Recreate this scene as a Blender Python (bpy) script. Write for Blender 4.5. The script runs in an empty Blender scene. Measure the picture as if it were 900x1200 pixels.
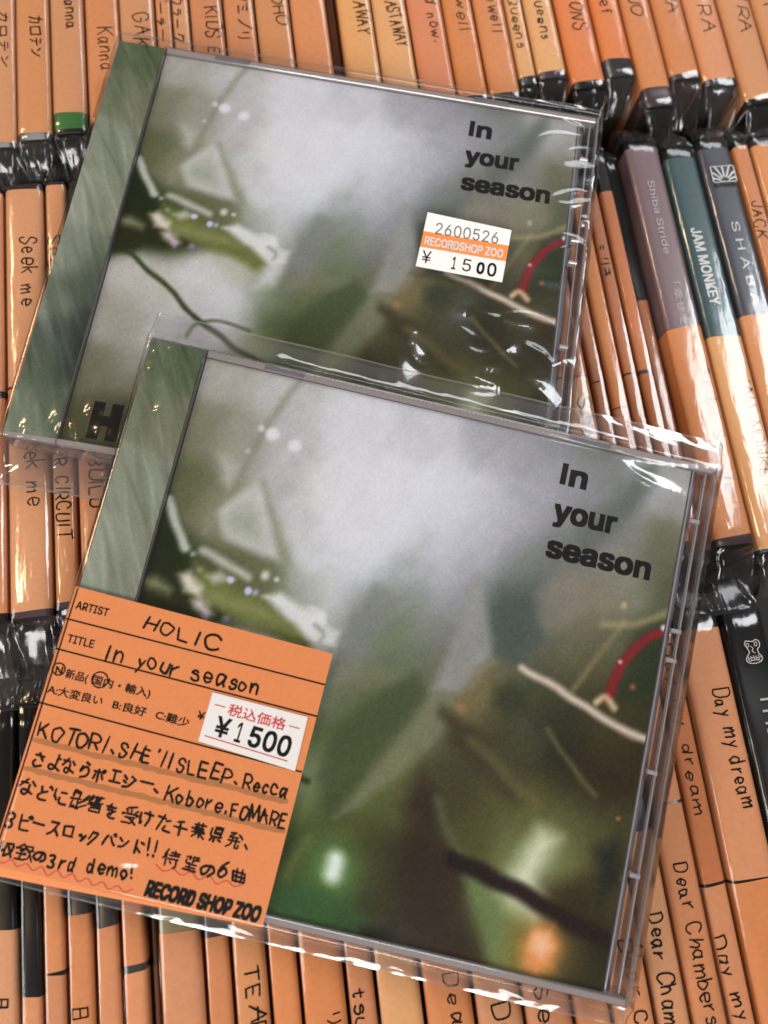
import bpy, math, random
import numpy as np
from mathutils import Vector, Matrix

# ------------------------------------------------------------------ camera, world, lamps, exposure
C = bpy.context.scene.collection
SC = bpy.context.scene
MM = 0.001
OZ = 0.1435                       # height of the tops of the filed CDs above the bin floor (m)

def link(o):
    C.objects.link(o)
    return o

cam = link(bpy.data.objects.new('camera', bpy.data.cameras.new('camera')))
cam.data.sensor_width = 36.0
cam.data.lens = 951.149 / 1200.0 * 36.0
cam.data.clip_start = 0.01
cam.data.clip_end = 50.0
cam.matrix_world = Matrix(((0.99096098, 0.10837303, -0.07906721, 0.00001),
                           (-0.12468437, 0.96153053, -0.24477102, -0.0357786),
                           (0.04949896, 0.25241698, 0.96635166, 0.2080974 + OZ),
                           (0, 0, 0, 1)))
cam.data.dof.use_dof = True
cam.data.dof.focus_distance = 0.205
cam.data.dof.aperture_fstop = 11.0
SC.camera = cam

world = bpy.data.worlds.new('World')
SC.world = world
world.use_nodes = True
wb = world.node_tree.nodes['Background']
wb.inputs['Color'].default_value = (1.0, 0.93, 0.86, 1)
wb.inputs['Strength'].default_value = 0.08

def area(name, loc, target, sx, sy, watts, col):
    l = bpy.data.lights.new(name, 'AREA')
    l.shape = 'RECTANGLE'
    l.size, l.size_y, l.energy, l.color = sx, sy, watts, col
    o = link(bpy.data.objects.new(name, l))
    o.location = loc
    d = Vector(target) - Vector(loc)
    o.rotation_euler = d.to_track_quat('-Z', 'Y').to_euler()
    return o

TGT = (0.01, 0.03, OZ)
area('ceiling_lamp', (-0.45, -1.55, 1.45), TGT, 1.0, 0.7, 30.0, (1.0, 0.965, 0.93))
area('window_light', (0.82, 0.42, 1.15), TGT, 0.30, 0.60, 9.0, (0.93, 0.97, 1.0))
area('side_window_light', (-1.15, -0.25, 0.75), TGT, 0.35, 0.8, 7.0, (1.0, 0.96, 0.93))
area('back_sheen_light', (0.62, 1.45, 0.95), TGT, 0.8, 0.35, 6.0, (0.92, 0.97, 1.0))  # added light, unseen source, so the upper bag's creases catch cool glints
area('spot_lamp', (-0.80, 0.80, 1.15), TGT, 0.20, 0.20, 4.0, (1.0, 0.72, 0.42))
area('spot_lamp', (-0.70, 0.24, 1.25), TGT, 0.16, 0.16, 3.0, (1.0, 0.75, 0.46))

SC.view_settings.view_transform = 'Standard'
SC.view_settings.look = 'None'
SC.view_settings.exposure = 0.0
SC.view_settings.gamma = 1.0
SC.cycles.max_bounces = 10
SC.cycles.transparent_max_bounces = 24
SC.cycles.caustics_reflective = False
SC.cycles.caustics_refractive = False
SC.cycles.sample_clamp_indirect = 4.0

# ------------------------------------------------------------------ data measured from the place (millimetres)
ART = [(-52.1,56.8,148,146,138),(-34.9,56.5,163,163,160),(-17.2,54.1,186,186,188),(-0.1,53.9,172,172,175),(17,53.6,138,138,141),(26,51.3,122,122,125),(42.7,53.1,100,103,98),(57,56.5,148,148,148),(64.9,54,138,138,132),(-54.8,42.9,108,106,86),(-43.7,41.2,133,131,118),(-30.8,40,165,160,160),(-13.8,39.7,196,193,196),(49,41.7,118,118,110),(63.9,40.9,95,95,75),(-53.9,28.1,78,83,56),(-43.5,24.2,118,116,92),(-29.7,27.4,146,147,140),(55.6,28.5,108,108,90),(65.6,30.8,75,78,58),(-53.9,9.2,26,36,18),(-43.7,9.5,68,76,46),(-31.1,8.4,76,82,50),(-19,9.1,128,133,118),(54.1,13.8,82,85,60),(64,16,50,58,36),(57,-1.6,62,56,33),(64.4,2,46,45,27),(62.9,-12.1,46,37,21),(-10.3,-34.2,76,92,46),(0.4,-37.5,70,74,40),(-9.1,-47.1,48,58,27),(0.6,-46.8,74,96,48),(9.5,-42.9,56,54,29),(19.3,-42.6,53,45,29),(27.5,-35.2,72,70,40),(38.1,-29.1,82,84,48),(43.4,-35.5,107,116,75),(49.6,-26.6,104,106,66),(57.6,-26.7,76,74,43),(65.5,-26.8,57,55,29),(-10.2,-58.3,52,76,36),(1.7,-59.3,66,94,46),(10.9,-57.3,47,51,25),(20.2,-55.3,58,49,31),(28.4,-57.1,62,52,32),(36.9,-51.7,102,112,62),(43.9,-57.4,112,114,58),(51,-54,132,102,54),(57.5,-47.2,66,59,32),(64.4,-52.9,46,43,25),(63.8,-60.2,44,41,25),(19.5,-60.9,48,41,25),(35.4,-62.8,62,55,29),(54.2,-60.5,52,48,28),(-53.1,7.1,28,36,16),(-42.8,3.6,38,46,20),(-43.8,-12.5,163,160,153),(-32.6,-10.5,180,180,178),(-20.2,-2.9,158,160,146),(-21.6,-18.8,190,192,195),(-11.4,-11.8,163,168,163),(-47.5,-26,138,136,126),(-36,-26.5,174,175,174),(-50.6,-41.4,98,96,80),(-42,-39.9,128,126,116),(-49.8,-53.3,66,66,44),(-41.4,-51.8,58,58,42),(-10.4,-29.4,172,179,155),(-19,34.3,195,193,192),(-11.2,36.2,200,199,200),(-3.5,38,205,206,210),(4.3,39.8,202,203,209),(12.1,41.7,187,187,192),(19.9,43.5,162,162,167),(27.8,45.4,142,142,148),(35.7,47.2,128,128,132),(43.6,49.1,130,130,134),(-17.1,26.5,190,190,190),(-9.4,28.3,202,203,206),(-1.7,30.1,205,206,212),(6,32,187,188,194),(13.8,33.8,167,167,172),(21.6,35.6,150,150,155),(29.4,37.4,135,135,140),(37.2,39.3,122,121,123),(45,41.1,104,103,101),(-15.2,18.8,185,187,187),(-7.6,20.6,197,200,204),(0.1,22.4,187,189,194),(7.8,24.2,165,166,171),(15.5,26,150,150,155),(23.2,27.8,138,138,142),(30.9,29.6,114,115,115),(38.7,31.4,98,98,92),(46.5,33.2,122,117,110),(-13.4,11.2,170,172,172),(-5.8,13,150,153,155),(1.8,14.7,145,147,150),(9.4,16.5,138,140,142),(17.1,18.3,126,127,128),(24.8,20.1,100,102,98),(32.5,21.9,74,82,74),(40.2,23.6,118,112,100),(48,25.4,108,102,86),(-11.6,3.7,165,168,166),(-4.1,5.4,123,126,123),(3.5,7.2,118,121,118),(11.1,8.9,108,110,105),(18.7,10.7,112,112,108),(26.4,12.5,68,78,70),(34,14.2,62,74,67),(41.7,16,110,104,88),(49.4,17.8,98,92,72),(-9.8,-3.7,90,90,80),(-2.3,-2,102,106,94),(5.2,-0.3,100,106,92),(12.8,1.5,84,88,74),(20.3,3.2,106,106,98),(27.9,4.9,66,72,58),(35.5,6.7,80,80,63),(43.2,8.4,92,88,66),(50.8,10.2,82,77,55),(-8.1,-11,78,84,62),(-0.6,-9.3,86,95,68),(6.9,-7.6,83,90,66),(14.4,-5.9,90,92,70),(21.9,-4.2,108,96,66),(29.5,-2.5,84,76,47),(37,-0.8,64,67,47),(44.6,1,55,57,38),(52.2,2.7,60,56,36),(-6.3,-18.3,56,66,40),(1.1,-16.6,66,77,48),(8.5,-14.9,60,70,44),(16,-13.2,92,92,66),(23.5,-11.5,76,72,50),(31,-9.8,74,72,48),(38.5,-8.1,50,51,37),(46,-6.4,40,41,28),(53.6,-4.7,58,52,31),(-4.6,-25.4,66,78,42),(2.8,-23.8,76,88,48),(10.2,-22.1,96,102,60),(17.6,-20.4,68,66,46),(25,-18.8,57,53,37),(32.5,-17.1,76,74,46),(39.9,-15.4,43,41,30),(47.4,-13.7,39,35,26),(54.9,-12,53,44,25),(-2.9,-32.5,52,64,33),(4.4,-30.8,76,86,47),(11.8,-29.2,80,82,49),(19.1,-27.5,62,57,36),(26.5,-25.9,59,55,34),(33.9,-24.2,75,71,40),(41.4,-22.6,88,86,44),(48.8,-20.9,47,43,25),(56.3,-19.2,41,33,21)]
SHAPES = [('l',[(-33.1,60.2),(-37,50.1),(-41.2,35.1),(-46,18.8)],1.41,1.35,(122,118,104),0.75),('p',[(-47.6,37.7),(-42.2,36.1),(-43.4,30.1),(-45.7,31.6)],0,1.92,(160,160,154),0.8),('p',[(-44,24),(-41.7,28.1),(-37.4,32.8),(-34.2,31.1),(-26.7,15.4),(-32.4,16.4),(-41.3,18.1)],0,1.6,(172,172,168),0.9),('p',[(-42.4,23.2),(-37.1,28.4),(-32.7,19.1),(-40.8,20)],0,2.56,(140,146,130),0.8),('p',[(-35.5,33.2),(-29.9,24.9),(-24.9,15.9),(-26.7,15.4),(-34,28.8)],0,1.92,(112,116,92),0.7),('p',[(-31,29.5),(-27.7,31.9),(-22.8,28.2),(-16.2,17.1),(-21.3,19),(-27.3,24)],0,3.2,(176,178,178),0.85),('p',[(-58,18.3),(-56.9,25.8),(-52.8,19.5),(-49.7,14),(-46.3,7),(-48.8,1.8),(-56,0.1)],0,1.92,(24,33,14),0.9),('l',[(-56.6,24.2),(-53.6,19.4),(-49.6,14)],2.2,0.94,(163,166,158),0.95),('e',(-36.3,45.5),2.9,0.8,(206,205,209),0.9),('e',(-30.6,43.7),3,0.8,(206,206,212),0.9),('e',(-39.1,46.3),1.6,0.7,(192,186,190),0.8),('e',(-41.2,40),1.1,0.6,(186,168,164),0.8),('p',[(-57,-0.1),(-55.9,4.9),(-51.8,7.9),(-42.5,2.6),(-35.5,0.6),(-43.3,-2.4),(-49,-2.2),(-52.1,-5.1),(-56.6,-5.4)],0,1.6,(30,36,14),0.95),('p',[(-46.4,11.1),(-36.3,8.6),(-23,4.1),(-13.4,-1.7),(-16.1,-4.6),(-25.7,-1.3),(-37.6,1.3),(-44.9,4.8)],0,1.92,(92,98,52),0.95),('p',[(-44.3,6),(-31.9,5.6),(-22.7,2.5),(-30.1,2),(-41.6,2.7)],0,2.08,(120,124,78),0.8),('l',[(-45.5,14.2),(-40.1,12.7),(-33.7,10.7)],1.94,1.08,(164,164,154),0.9),('p',[(-43.3,8.8),(-40.3,10.5),(-36.8,9.2),(-41,7.3)],0,1.44,(168,168,154),0.9),('p',[(-49.5,7.4),(-47.2,8.7),(-43.4,6.1),(-43.5,3.8),(-47.2,4.4)],0,1.44,(194,188,172),0.95),('p',[(-57.3,4.8),(-54.5,5.8),(-50.1,3.8),(-50.5,2.5),(-55.3,2.9)],0,1.76,(118,120,92),0.9),('p',[(-45.1,2.6),(-42.7,3.6),(-39.4,0.1),(-40.6,-1.3),(-43.8,0.6)],0,1.44,(186,172,168),0.9),('e',(-37.5,9),1.5,0.5,(196,192,232),1),('e',(-32.7,7.7),1.6,0.5,(200,196,238),1),('e',(-41.1,-0.3),1.3,0.8,(150,140,170),0.8),('e',(-36.2,-0.3),1.8,0.9,(140,132,158),0.7),('e',(-30.9,7.6),1.4,0.7,(170,165,200),0.7),('e',(-29.7,11.9),2,0.8,(190,190,178),0.9),('e',(-26.8,11.5),1.1,0.5,(192,192,182),0.9),('e',(-47.5,12.9),1.2,0.6,(160,160,140),0.8),('e',(-45.1,9.6),1.3,0.8,(140,142,118),0.8),('p',[(-29,7.1),(-25.4,8.5),(-19,6.3),(-13.9,6),(-13.6,3.8),(-9.7,3.1),(-10.2,-0.8),(-13.9,-2),(-19.6,2.4),(-25.7,5.4)],0,1.28,(193,195,192),0.97),('l',[(-15.6,3.3),(-13.3,1.9),(-13.6,-0.1)],0.79,0.81,(120,124,108),0.8),('l',[(-17.5,6.7),(-15.1,6.1),(-13.9,4.5)],1.06,0.81,(200,200,198),0.7),('p',[(-9.5,5.5),(-6.8,13.8),(-3.6,20),(0.6,25.7),(5.2,30),(10.9,4.1),(-10.3,-0.8)],0,5.6,(120,124,116),0.45),('l',[(-52.6,-4.7),(-45.4,-9.7),(-38.9,-13.7),(-34.1,-18.5),(-28.8,-21.8),(-22.6,-25.4),(-16.4,-28.7),(-8.7,-31.1)],1.41,0.68,(46,55,24),0.95),('l',[(-31.7,-26.4),(-30.4,-22.9),(-26.3,-20.9),(-19.7,-21.5),(-15.8,-22.3)],0.88,0.68,(78,88,58),0.85),('p',[(-16.7,-22.5),(-18.4,-18.7),(-14.2,-11.8),(-9.5,-2.5),(-7.7,8.5),(-1.8,12.9),(7.6,13.6),(14,-25),(-9,-29.1)],0,6.4,(80,90,50),0.35),('p',[(-16,-2.7),(-10.4,2.6),(-10.2,-3.7),(-12.2,-7.8),(-16.5,-9.6)],0,2.24,(188,190,188),0.75),('p',[(52.1,57.5),(56.4,60.4),(56.3,55.9),(53.7,48.1),(50.5,42.1),(44.1,34.5),(40.7,34.6),(41.2,40.8),(48.3,49.1)],0,2.24,(86,92,84),0.75),('p',[(56.8,60.5),(53,47.5),(47,37.8),(40.1,28.4),(34.7,21.1),(35.6,12.9),(34.1,7.2),(30.3,5),(25.4,6.4),(22.4,16.6),(25,26.6),(31.8,35.9),(40.6,44.1),(48.3,54)],0,5.12,(92,98,90),0.5),('p',[(25.2,21.8),(32.2,23.4),(34.6,18.3),(36,13.1),(33.6,8.6),(32.6,5.2),(28.5,5.9),(25.1,10.6),(23.1,16.5)],0,3.84,(64,76,68),0.72),('p',[(33.7,22.1),(38.2,29.7),(43.2,29.2),(45.1,19.2),(38.2,13.6),(35.4,16.1)],0,2.4,(122,116,103),0.6),('p',[(19.4,23.5),(22.3,17.1),(25.3,9),(26.3,5),(20.4,-4.6),(13.8,-5.3),(16.9,7.9)],0,1.6,(136,137,133),0.75),('p',[(13.8,-5.3),(20.4,-4.6),(19.9,-13.1),(11,-25.6),(3,-34.8),(-1,-37.2),(8.7,-15.6)],0,1.92,(112,114,90),0.75),('p',[(13.5,-5.4),(9.4,-15.5),(3.6,-27.3),(-2.6,-36.8),(-7.4,-29.8),(-5.4,-18.8),(3,-7.8),(9.6,-2.4)],0,2.08,(60,70,45),0.68),('p',[(-4.4,15.7),(-8,5.3),(-9.2,-2.8),(-8.6,-8.9),(-3.7,-6.2),(0.2,4.1),(2.7,14.2)],0,1.92,(112,115,109),0.7),('p',[(-8.9,-4.3),(-5.9,-3.6),(5.9,-3.2),(2.6,-6.3),(-6,-9.8)],0,2.56,(112,110,88),0.5),('p',[(17.3,-8.3),(25.9,-11.7),(32.9,-15.5),(40.8,-23.4),(38.2,-26.2),(27.7,-20.4),(20.4,-15.3)],0,2.56,(52,44,32),0.6),('l',[(25.6,-14.1),(33.7,-19.1),(39.1,-23.1)],1.58,1.62,(104,98,62),0.7),('l',[(17.7,-10.2),(21.8,-11.1),(26.8,-12.7)],2.29,1.35,(58,50,34),0.6),('p',[(15.8,-23.1),(20,-28.1),(22.6,-32.6),(15.2,-34.2),(13,-31.1)],0,3.2,(44,30,27),0.7),('l',[(42.4,-8),(48.2,-13.5),(55.7,-20.1)],0.97,0.94,(112,108,72),0.6),('p',[(33.1,-4.8),(42.7,-9.5),(40.8,-15.9),(34.7,-16.6),(31.9,-10.4)],0,3.2,(66,68,56),0.6),('p',[(26.7,4.1),(32.2,4),(34.4,-0.6),(30.5,-3.9),(22.8,-9.1),(21.1,-6.9),(23.4,-1.5)],0,3.52,(116,106,74),0.5),('l',[(23.4,-1.9),(25.2,2.2),(27.3,4.2)],1.06,1.49,(150,138,106),0.4),('e',(21.8,-7.7),1.6,1.2,(176,126,82),0.6),('p',[(28.2,-1.2),(31.9,1.3),(36.4,-0.1),(36.5,-5),(31.9,-6.9),(28.6,-5.2)],0,2.56,(46,52,36),0.8),('l',[(33.8,4.6),(45.4,0.7),(54.4,-2.4),(59.7,-4.2),(64.9,-5.1)],1.67,0.94,(192,176,160),0.95),('l',[(55.2,20.8),(51.6,12.4),(46.1,1.7)],1.32,0.94,(132,122,86),0.55),('l',[(50.5,18.7),(57.8,20.6),(61.7,22.7),(67.1,26.1)],1.58,0.94,(150,136,100),0.65),('e',(54.6,24.2),1.3,0.5,(196,176,136),0.9),('p',[(59.1,18.3),(67,21.8),(68.1,5.4),(57.1,1.3),(55.9,7.6)],0,2.88,(38,46,28),0.75),('l',[(66.3,20.7),(61.3,17.8),(57.4,12.5),(55.6,7.1),(54.6,1.9)],2.11,1.08,(122,30,36),0.93),('e',(64.9,21.2),1.5,0.5,(204,198,202),0.95),('e',(56.1,11.1),0.9,0.4,(214,166,166),0.9),('l',[(52.2,0.6),(54,2.1),(56.4,0.2)],1.41,0.81,(190,170,132),0.9),('e',(59.8,6),1.2,0.7,(176,104,60),0.7),('p',[(47.2,27.4),(50.9,35.2),(56.7,31.4),(57.5,22.2),(50.3,19.7),(46.4,22.2)],0,4.8,(128,124,108),0.5),('l',[(30.6,-15.9),(37.8,-21.1),(43.7,-24.7)],1.76,1.62,(96,90,60),0.7),('p',[(30.4,-4.9),(40.1,-11.7),(38.2,-23),(26.5,-15.8)],0,4.8,(62,58,38),0.5),('p',[(19,-28.3),(24.8,-36.6),(30.1,-42.2),(39.1,-61.6),(30.5,-62.5),(18.2,-60.6),(14.1,-42.8)],0,4.8,(42,32,25),0.75),('p',[(-12.6,-60),(-8.8,-55.4),(-2.5,-52.9),(5.1,-53.3),(11.1,-57.6),(10.1,-59.6),(2.7,-61.9),(-7,-62.4)],0,1.92,(44,72,38),0.85),('p',[(-9.7,-59.8),(-2.9,-55.1),(3.4,-56.5),(1.5,-61),(-7.3,-61.6)],0,2.88,(52,84,46),0.4),('e',(1,-47.6),9,6,(78,112,62),0.75),('e',(1.1,-47.8),5.5,3,(104,132,90),0.6),('l',[(1.1,-45.9),(1.2,-49.3)],2.99,2.29,(226,234,226),0.98),('l',[(-5.9,-43),(-7.3,-47.6),(-8.8,-51.7)],1.94,1.89,(98,108,50),0.6),('p',[(9.8,-58.8),(17.3,-56.7),(17.9,-59.3),(11.6,-62.1)],0,1.6,(20,22,12),0.8),('l',[(20.6,-28.9),(24.4,-34.8),(29,-39.5)],1.94,1.76,(92,104,68),0.6),('p',[(29.5,-41.8),(35.4,-43.8),(43,-51.5),(46.1,-61.9),(40.3,-62.2),(35.4,-53.2)],0,2.24,(96,112,70),0.85),('p',[(42,-51.7),(47.8,-50.5),(53.6,-54.8),(54,-62),(42.4,-63.1)],0,3.52,(120,100,44),0.6),('p',[(41.2,-37.8),(44.6,-29.6),(49.4,-30.7),(46.6,-39.5),(47.4,-48.7),(40.7,-47.4),(38.5,-44.1)],0,3.52,(190,196,168),0.92),('l',[(26.7,-40.5),(38.2,-42.7),(51,-46.5),(65.2,-50.4)],3.7,1.22,(31,19,19),0.97),('p',[(47.9,-41.1),(57.6,-38.9),(66.3,-48.3),(64.7,-56),(53.5,-49.2)],0,4.8,(34,26,17),0.6),('p',[(47.8,-50.5),(51.7,-50.1),(53.9,-52.9),(53.2,-57.6),(49.8,-60.6),(46.7,-59),(46.1,-54.6)],0,2.4,(212,138,82),0.95),('p',[(48,-51.8),(51,-51.6),(52.2,-53.7),(50.4,-56.4),(47.9,-55.1)],0,1.92,(238,196,160),0.85),('e',(62,-23.8),0.9,0.5,(156,104,62),0.9),('e',(65.3,-36.3),1.4,0.7,(196,114,62),0.9),('p',[(58.1,-31.2),(62.6,-28.3),(65.3,-37.2),(61.1,-41.9)],0,3.2,(18,22,24),0.7)]
STRIP = [(-67.4,58.5,95,115,90),(-60.1,56.9,88,108,82),(-67,46.5,112,126,106),(-59.8,41.9,120,131,113),(-64.6,26.5,135,149,139),(-65.2,9.6,150,163,156),(-57.8,8.2,136,148,138),(-65.2,-9.2,134,148,140),(-58.3,-10.6,92,110,98),(-60.8,-17.5,84,104,94),(-64.7,-24.6,120,136,128),(-61.7,-31.6,66,84,78),(-57.5,-35.8,34,48,48),(-57.6,-26.4,40,56,54),(-57.9,-41.2,38,54,54),(-62,-39.1,62,82,76),(-57.5,-19.5,62,82,76),(-55.1,17,128,142,130),(-59,-50.6,84,104,92),(-65.4,-34.7,84,104,96),(-65.7,-42.1,92,113,100),(-64.7,-53.9,112,132,118),(-58,-50.4,90,112,98),(-68.3,-56.9,122,142,126)]
SLIP_TEXT = [('f','ARTIST',(-70,-5.39),(-62.3,-5.51),1.75,'ink'),('f','TITLE',(-69.75,-13.1),(-63.52,-13.15),1.75,'ink'),('h','HOLIC',(-54,-6.29),(-35.94,-7.51),3.1,'ink'),('h','In your season',(-60.22,-14.86),(-24.34,-15.09),3.6,'ink'),('f','新品(',(-67.9,-20.73),(-62.73,-20.72),1.8,'ink'),('f','国内・輸入)',(-61.74,-20.69),(-48.14,-20.89),1.8,'ink'),('f','N',(-70.27,-20.49),(-68.63,-20.31),1.6,'ink'),('f','A:大変良い',(-70.84,-24.9),(-58.13,-24.91),1.8,'ink'),('f','B:良好',(-55.74,-24.95),(-47.96,-25.11),1.8,'ink'),('f','C:難少',(-45.8,-25.01),(-38,-25.26),1.8,'ink'),('f','¥',(-36.59,-23.11),(-34.99,-23.14),2,'ink'),('h',"KOTORI、SHE'll",(-69.89,-34.67),(-39.49,-35.04),3.2,'ink'),('h','SLEEP、',(-38.14,-34.93),(-23.56,-35.06),3.2,'ink'),('h','Recca',(-22.72,-35.24),(-12.84,-35.48),3.3,'ink'),('h','さよならポエジー、',(-69.84,-40.72),(-40.2,-41.03),3.3,'ink'),('h','Kobore.',(-39.08,-41.53),(-24.44,-41.44),3.2,'ink'),('h','FOMARE',(-23.7,-42.02),(-11.7,-41.58),3.2,'ink'),('h','などに影響を受けた千葉県発、',(-71.14,-47.39),(-17.61,-48.25),3.5,'ink'),('h','3ピースロックバンド!!',(-71.48,-54.5),(-37.51,-53.57),3.3,'ink'),('h','待望の6曲',(-36.04,-54.71),(-17.02,-55.07),3.5,'ink'),('h','収録の',(-71.37,-60.51),(-60.88,-60.19),3.2,'ink'),('h','3rd demo!',(-60.14,-60.75),(-40.95,-59.25),3.2,'ink'),('g','RECORD SHOP ZOO',(-38.13,-61.79),(-12.37,-61.9),3.05,'ink')]
SLIP_LINES = [((-71.52,-0.91),(-72.11,-38.4)),((-72.11,-38.4),(-72.67,-58.79)),((-71.23,-8.07),(-10.33,-9.35)),((-71.57,-15.09),(-10.37,-16.59)),((-71.68,-27.41),(-10.86,-29.18))]
SLIP_RINGS = [((-69.7,-19.38),1.35),((-60.05,-19.62),1.75)]
SLIP_MARKER = [((-70.84,-35.46),(-12.52,-35.97)),((-70.54,-41.64),(-11.71,-42.33))]
SLIP_WAVES = [((-71.47,-61.44),(-40.69,-61.54),9),((-37.17,-55.5),(-17.34,-55.32),5)]
STICKER = [(-34.53,-16.63),(-12.22,-17.2),(-12.21,-29.29),(-34.95,-27.74)]
STICKER_TWO = [(25.85,20.41),(49.47,19.09),(48.78,2.61),(25,3.25)]
TITLE = [(34,49.7),(40.3,49.7),(33.6,40.6),(49.2,40.7),(33.7,31.6),(59.2,31.8)]
ROW_TEXT = {'A1': [('h','カロテン',(-80.4,188.6),(-80.3,167.4),2.9,'ink')],'A2': [('h','カロテン',(-72.3,185.8),(-71.5,169.8),3.9,'ink')],'A3': [('h','Kanna',(-61.5,193.8),(-60.6,180.1),3.3,'ink')],'A4': [('h','Kanna',(-50.9,180.3),(-50.2,164.1),4.4,'ink')],'A5': [('h','GAK',(-40.3,184.1),(-39.6,172.1),4.6,'ink')],'A6': [('h','ガーラー',(-32.2,193.7),(-32.6,173.8),3.3,'ink')],'A7': [('h','キクカラーク',(-27.3,200.7),(-28,172.5),3.4,'ink')],'A8': [('h','THE KIDS E',(-17.9,197.4),(-17.7,167.8),4,'ink')],'A9': [('h','カザミノリ',(-8.9,196.1),(-8.8,171.3),4,'ink')],'A10': [('h','KOHO',(4.4,191.7),(4.6,176.8),3.4,'ink')],'A12': [('h','CASTAWAY',(28.6,196.8),(29.4,171),4,'ink')],'A13': [('h','CASTAWAY',(39.6,185.9),(41.4,165.9),3.8,'ink')],'A14': [('h','and now.',(52.4,190.7),(53.6,165.9),3.4,'ink')],'A15': [('h','Farewell',(63.1,199.3),(62.3,169.9),3.6,'ink')],'A16': [('h','Farewell',(71.2,192.8),(71.7,168.5),4,'ink')],'A17': [('h','Queens',(79.3,182.3),(78.8,163),3,'ink')],'A18': [('h','Queens',(86.5,183.9),(86,164.8),3.2,'ink')],'A19': [('h','LIONS',(97.6,184.1),(97,167.2),4.6,'ink')],'A20': [('h','Leef',(107.5,186.8),(107.3,172.5),3.8,'ink')],'A21': [('h','MOJO',(118.1,189.6),(117,171.8),3.6,'ink')],'A22': [('h','ZIRA',(130,189.8),(129.3,171.9),3.6,'ink')],'A23': [('h','ZIRA',(140.1,182.8),(139.4,164.7),4.2,'ink')],'A24': [('h','ZIRA',(154,182.5),(152.9,162.4),4,'ink')],'A25': [('h','MY',(163,181.2),(162,170.2),3.8,'ink')],'B1': [('h','Seek me',(-75.4,108.5),(-75.5,86.7),4.4,'ink'),('h','Seek me',(-74.7,50.3),(-73.8,28.9),4.2,'ink')],'B2': [('h','Seek',(-68.4,108.1),(-68.4,95.6),3.4,'ink'),('h','R CIRCUIT',(-67.4,41.1),(-67.1,19.5),3.5,'ink')],'B3': [('h','BUILD',(-58.8,40.4),(-58.7,26.3),3.4,'ink')],'R0': [('h','Shoes',(76.8,44),(76,23.5),3.6,'ink')],'R1': [('h','キノリ',(91.2,102.9),(91.2,93.6),2.6,'ink')],'R3': [('h','ミリキ',(93.9,91.4),(94.2,80),2.8,'ink')],'R6': [('m','Shiba Stride',(109.2,110.7),(109.1,85.7),2,'pale'),('m','「幸せを',(109.4,76.3),(109.2,62.6),2,'pale'),('h','Shiba Stride',(111.4,48.7),(110.7,11.8),2.9,'ink')],'R7': [('b','JAM MONKEY',(119,93.6),(119.4,67.9),2.9,'white'),('h','JAM MONKEY',(123.9,45.1),(122.8,11.7),3.2,'ink')],'R8': [('m','S H A B A',(131.7,94.5),(131.8,66.7),2.4,'white')],'R9': [('h','JACK',(141.1,101),(140.2,88.8),3,'ink')],'C9': [('h','TEAR',(-26.4,-86.8),(-26.4,-101.6),3.5,'ink')],'C4': [('h','日',(-67.1,-89.3),(-67,-92.1),3.8,'ink')],'C1': [('h','日',(-83.1,-85),(-83.2,-88.1),3.8,'ink')],'C12': [('h','リ',(-9.3,-98.5),(-9,-101.7),3,'ink')],'C13': [('h','tsu',(-4.6,-95.1),(-4,-103.8),3.2,'ink')],'C15': [('h','Dear',(16.8,-94.4),(17.5,-108.5),3.6,'ink')],'C16': [('h','Dear',(27.1,-102.6),(27.4,-116.8),4,'ink')],'C17': [('h','Sear',(37.1,-100.4),(37.6,-114.5),3.4,'ink')],'D1': [('h','Dear Ch',(61.9,-93.3),(62.9,-115),3.4,'ink')],'D2': [('h','Dear Chambers',(67.2,-88.7),(66.7,-121.8),3.7,'ink')],'D3': [('h','Dear Chambers',(76,-78.5),(76.1,-113.6),3.6,'ink')],'D4': [('h','Day my dream',(87,-26.6),(86.5,-68.5),2.9,'ink'),('h','Day my',(84.9,-96.3),(87.1,-114.2),3.2,'ink')],'D5': [('h','Day my dream',(97.7,-39),(98.7,-68.1),3.9,'ink')],'D6': [('m','THE',(106.7,-41.4),(106.6,-53.3),3,'grey')]}
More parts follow.
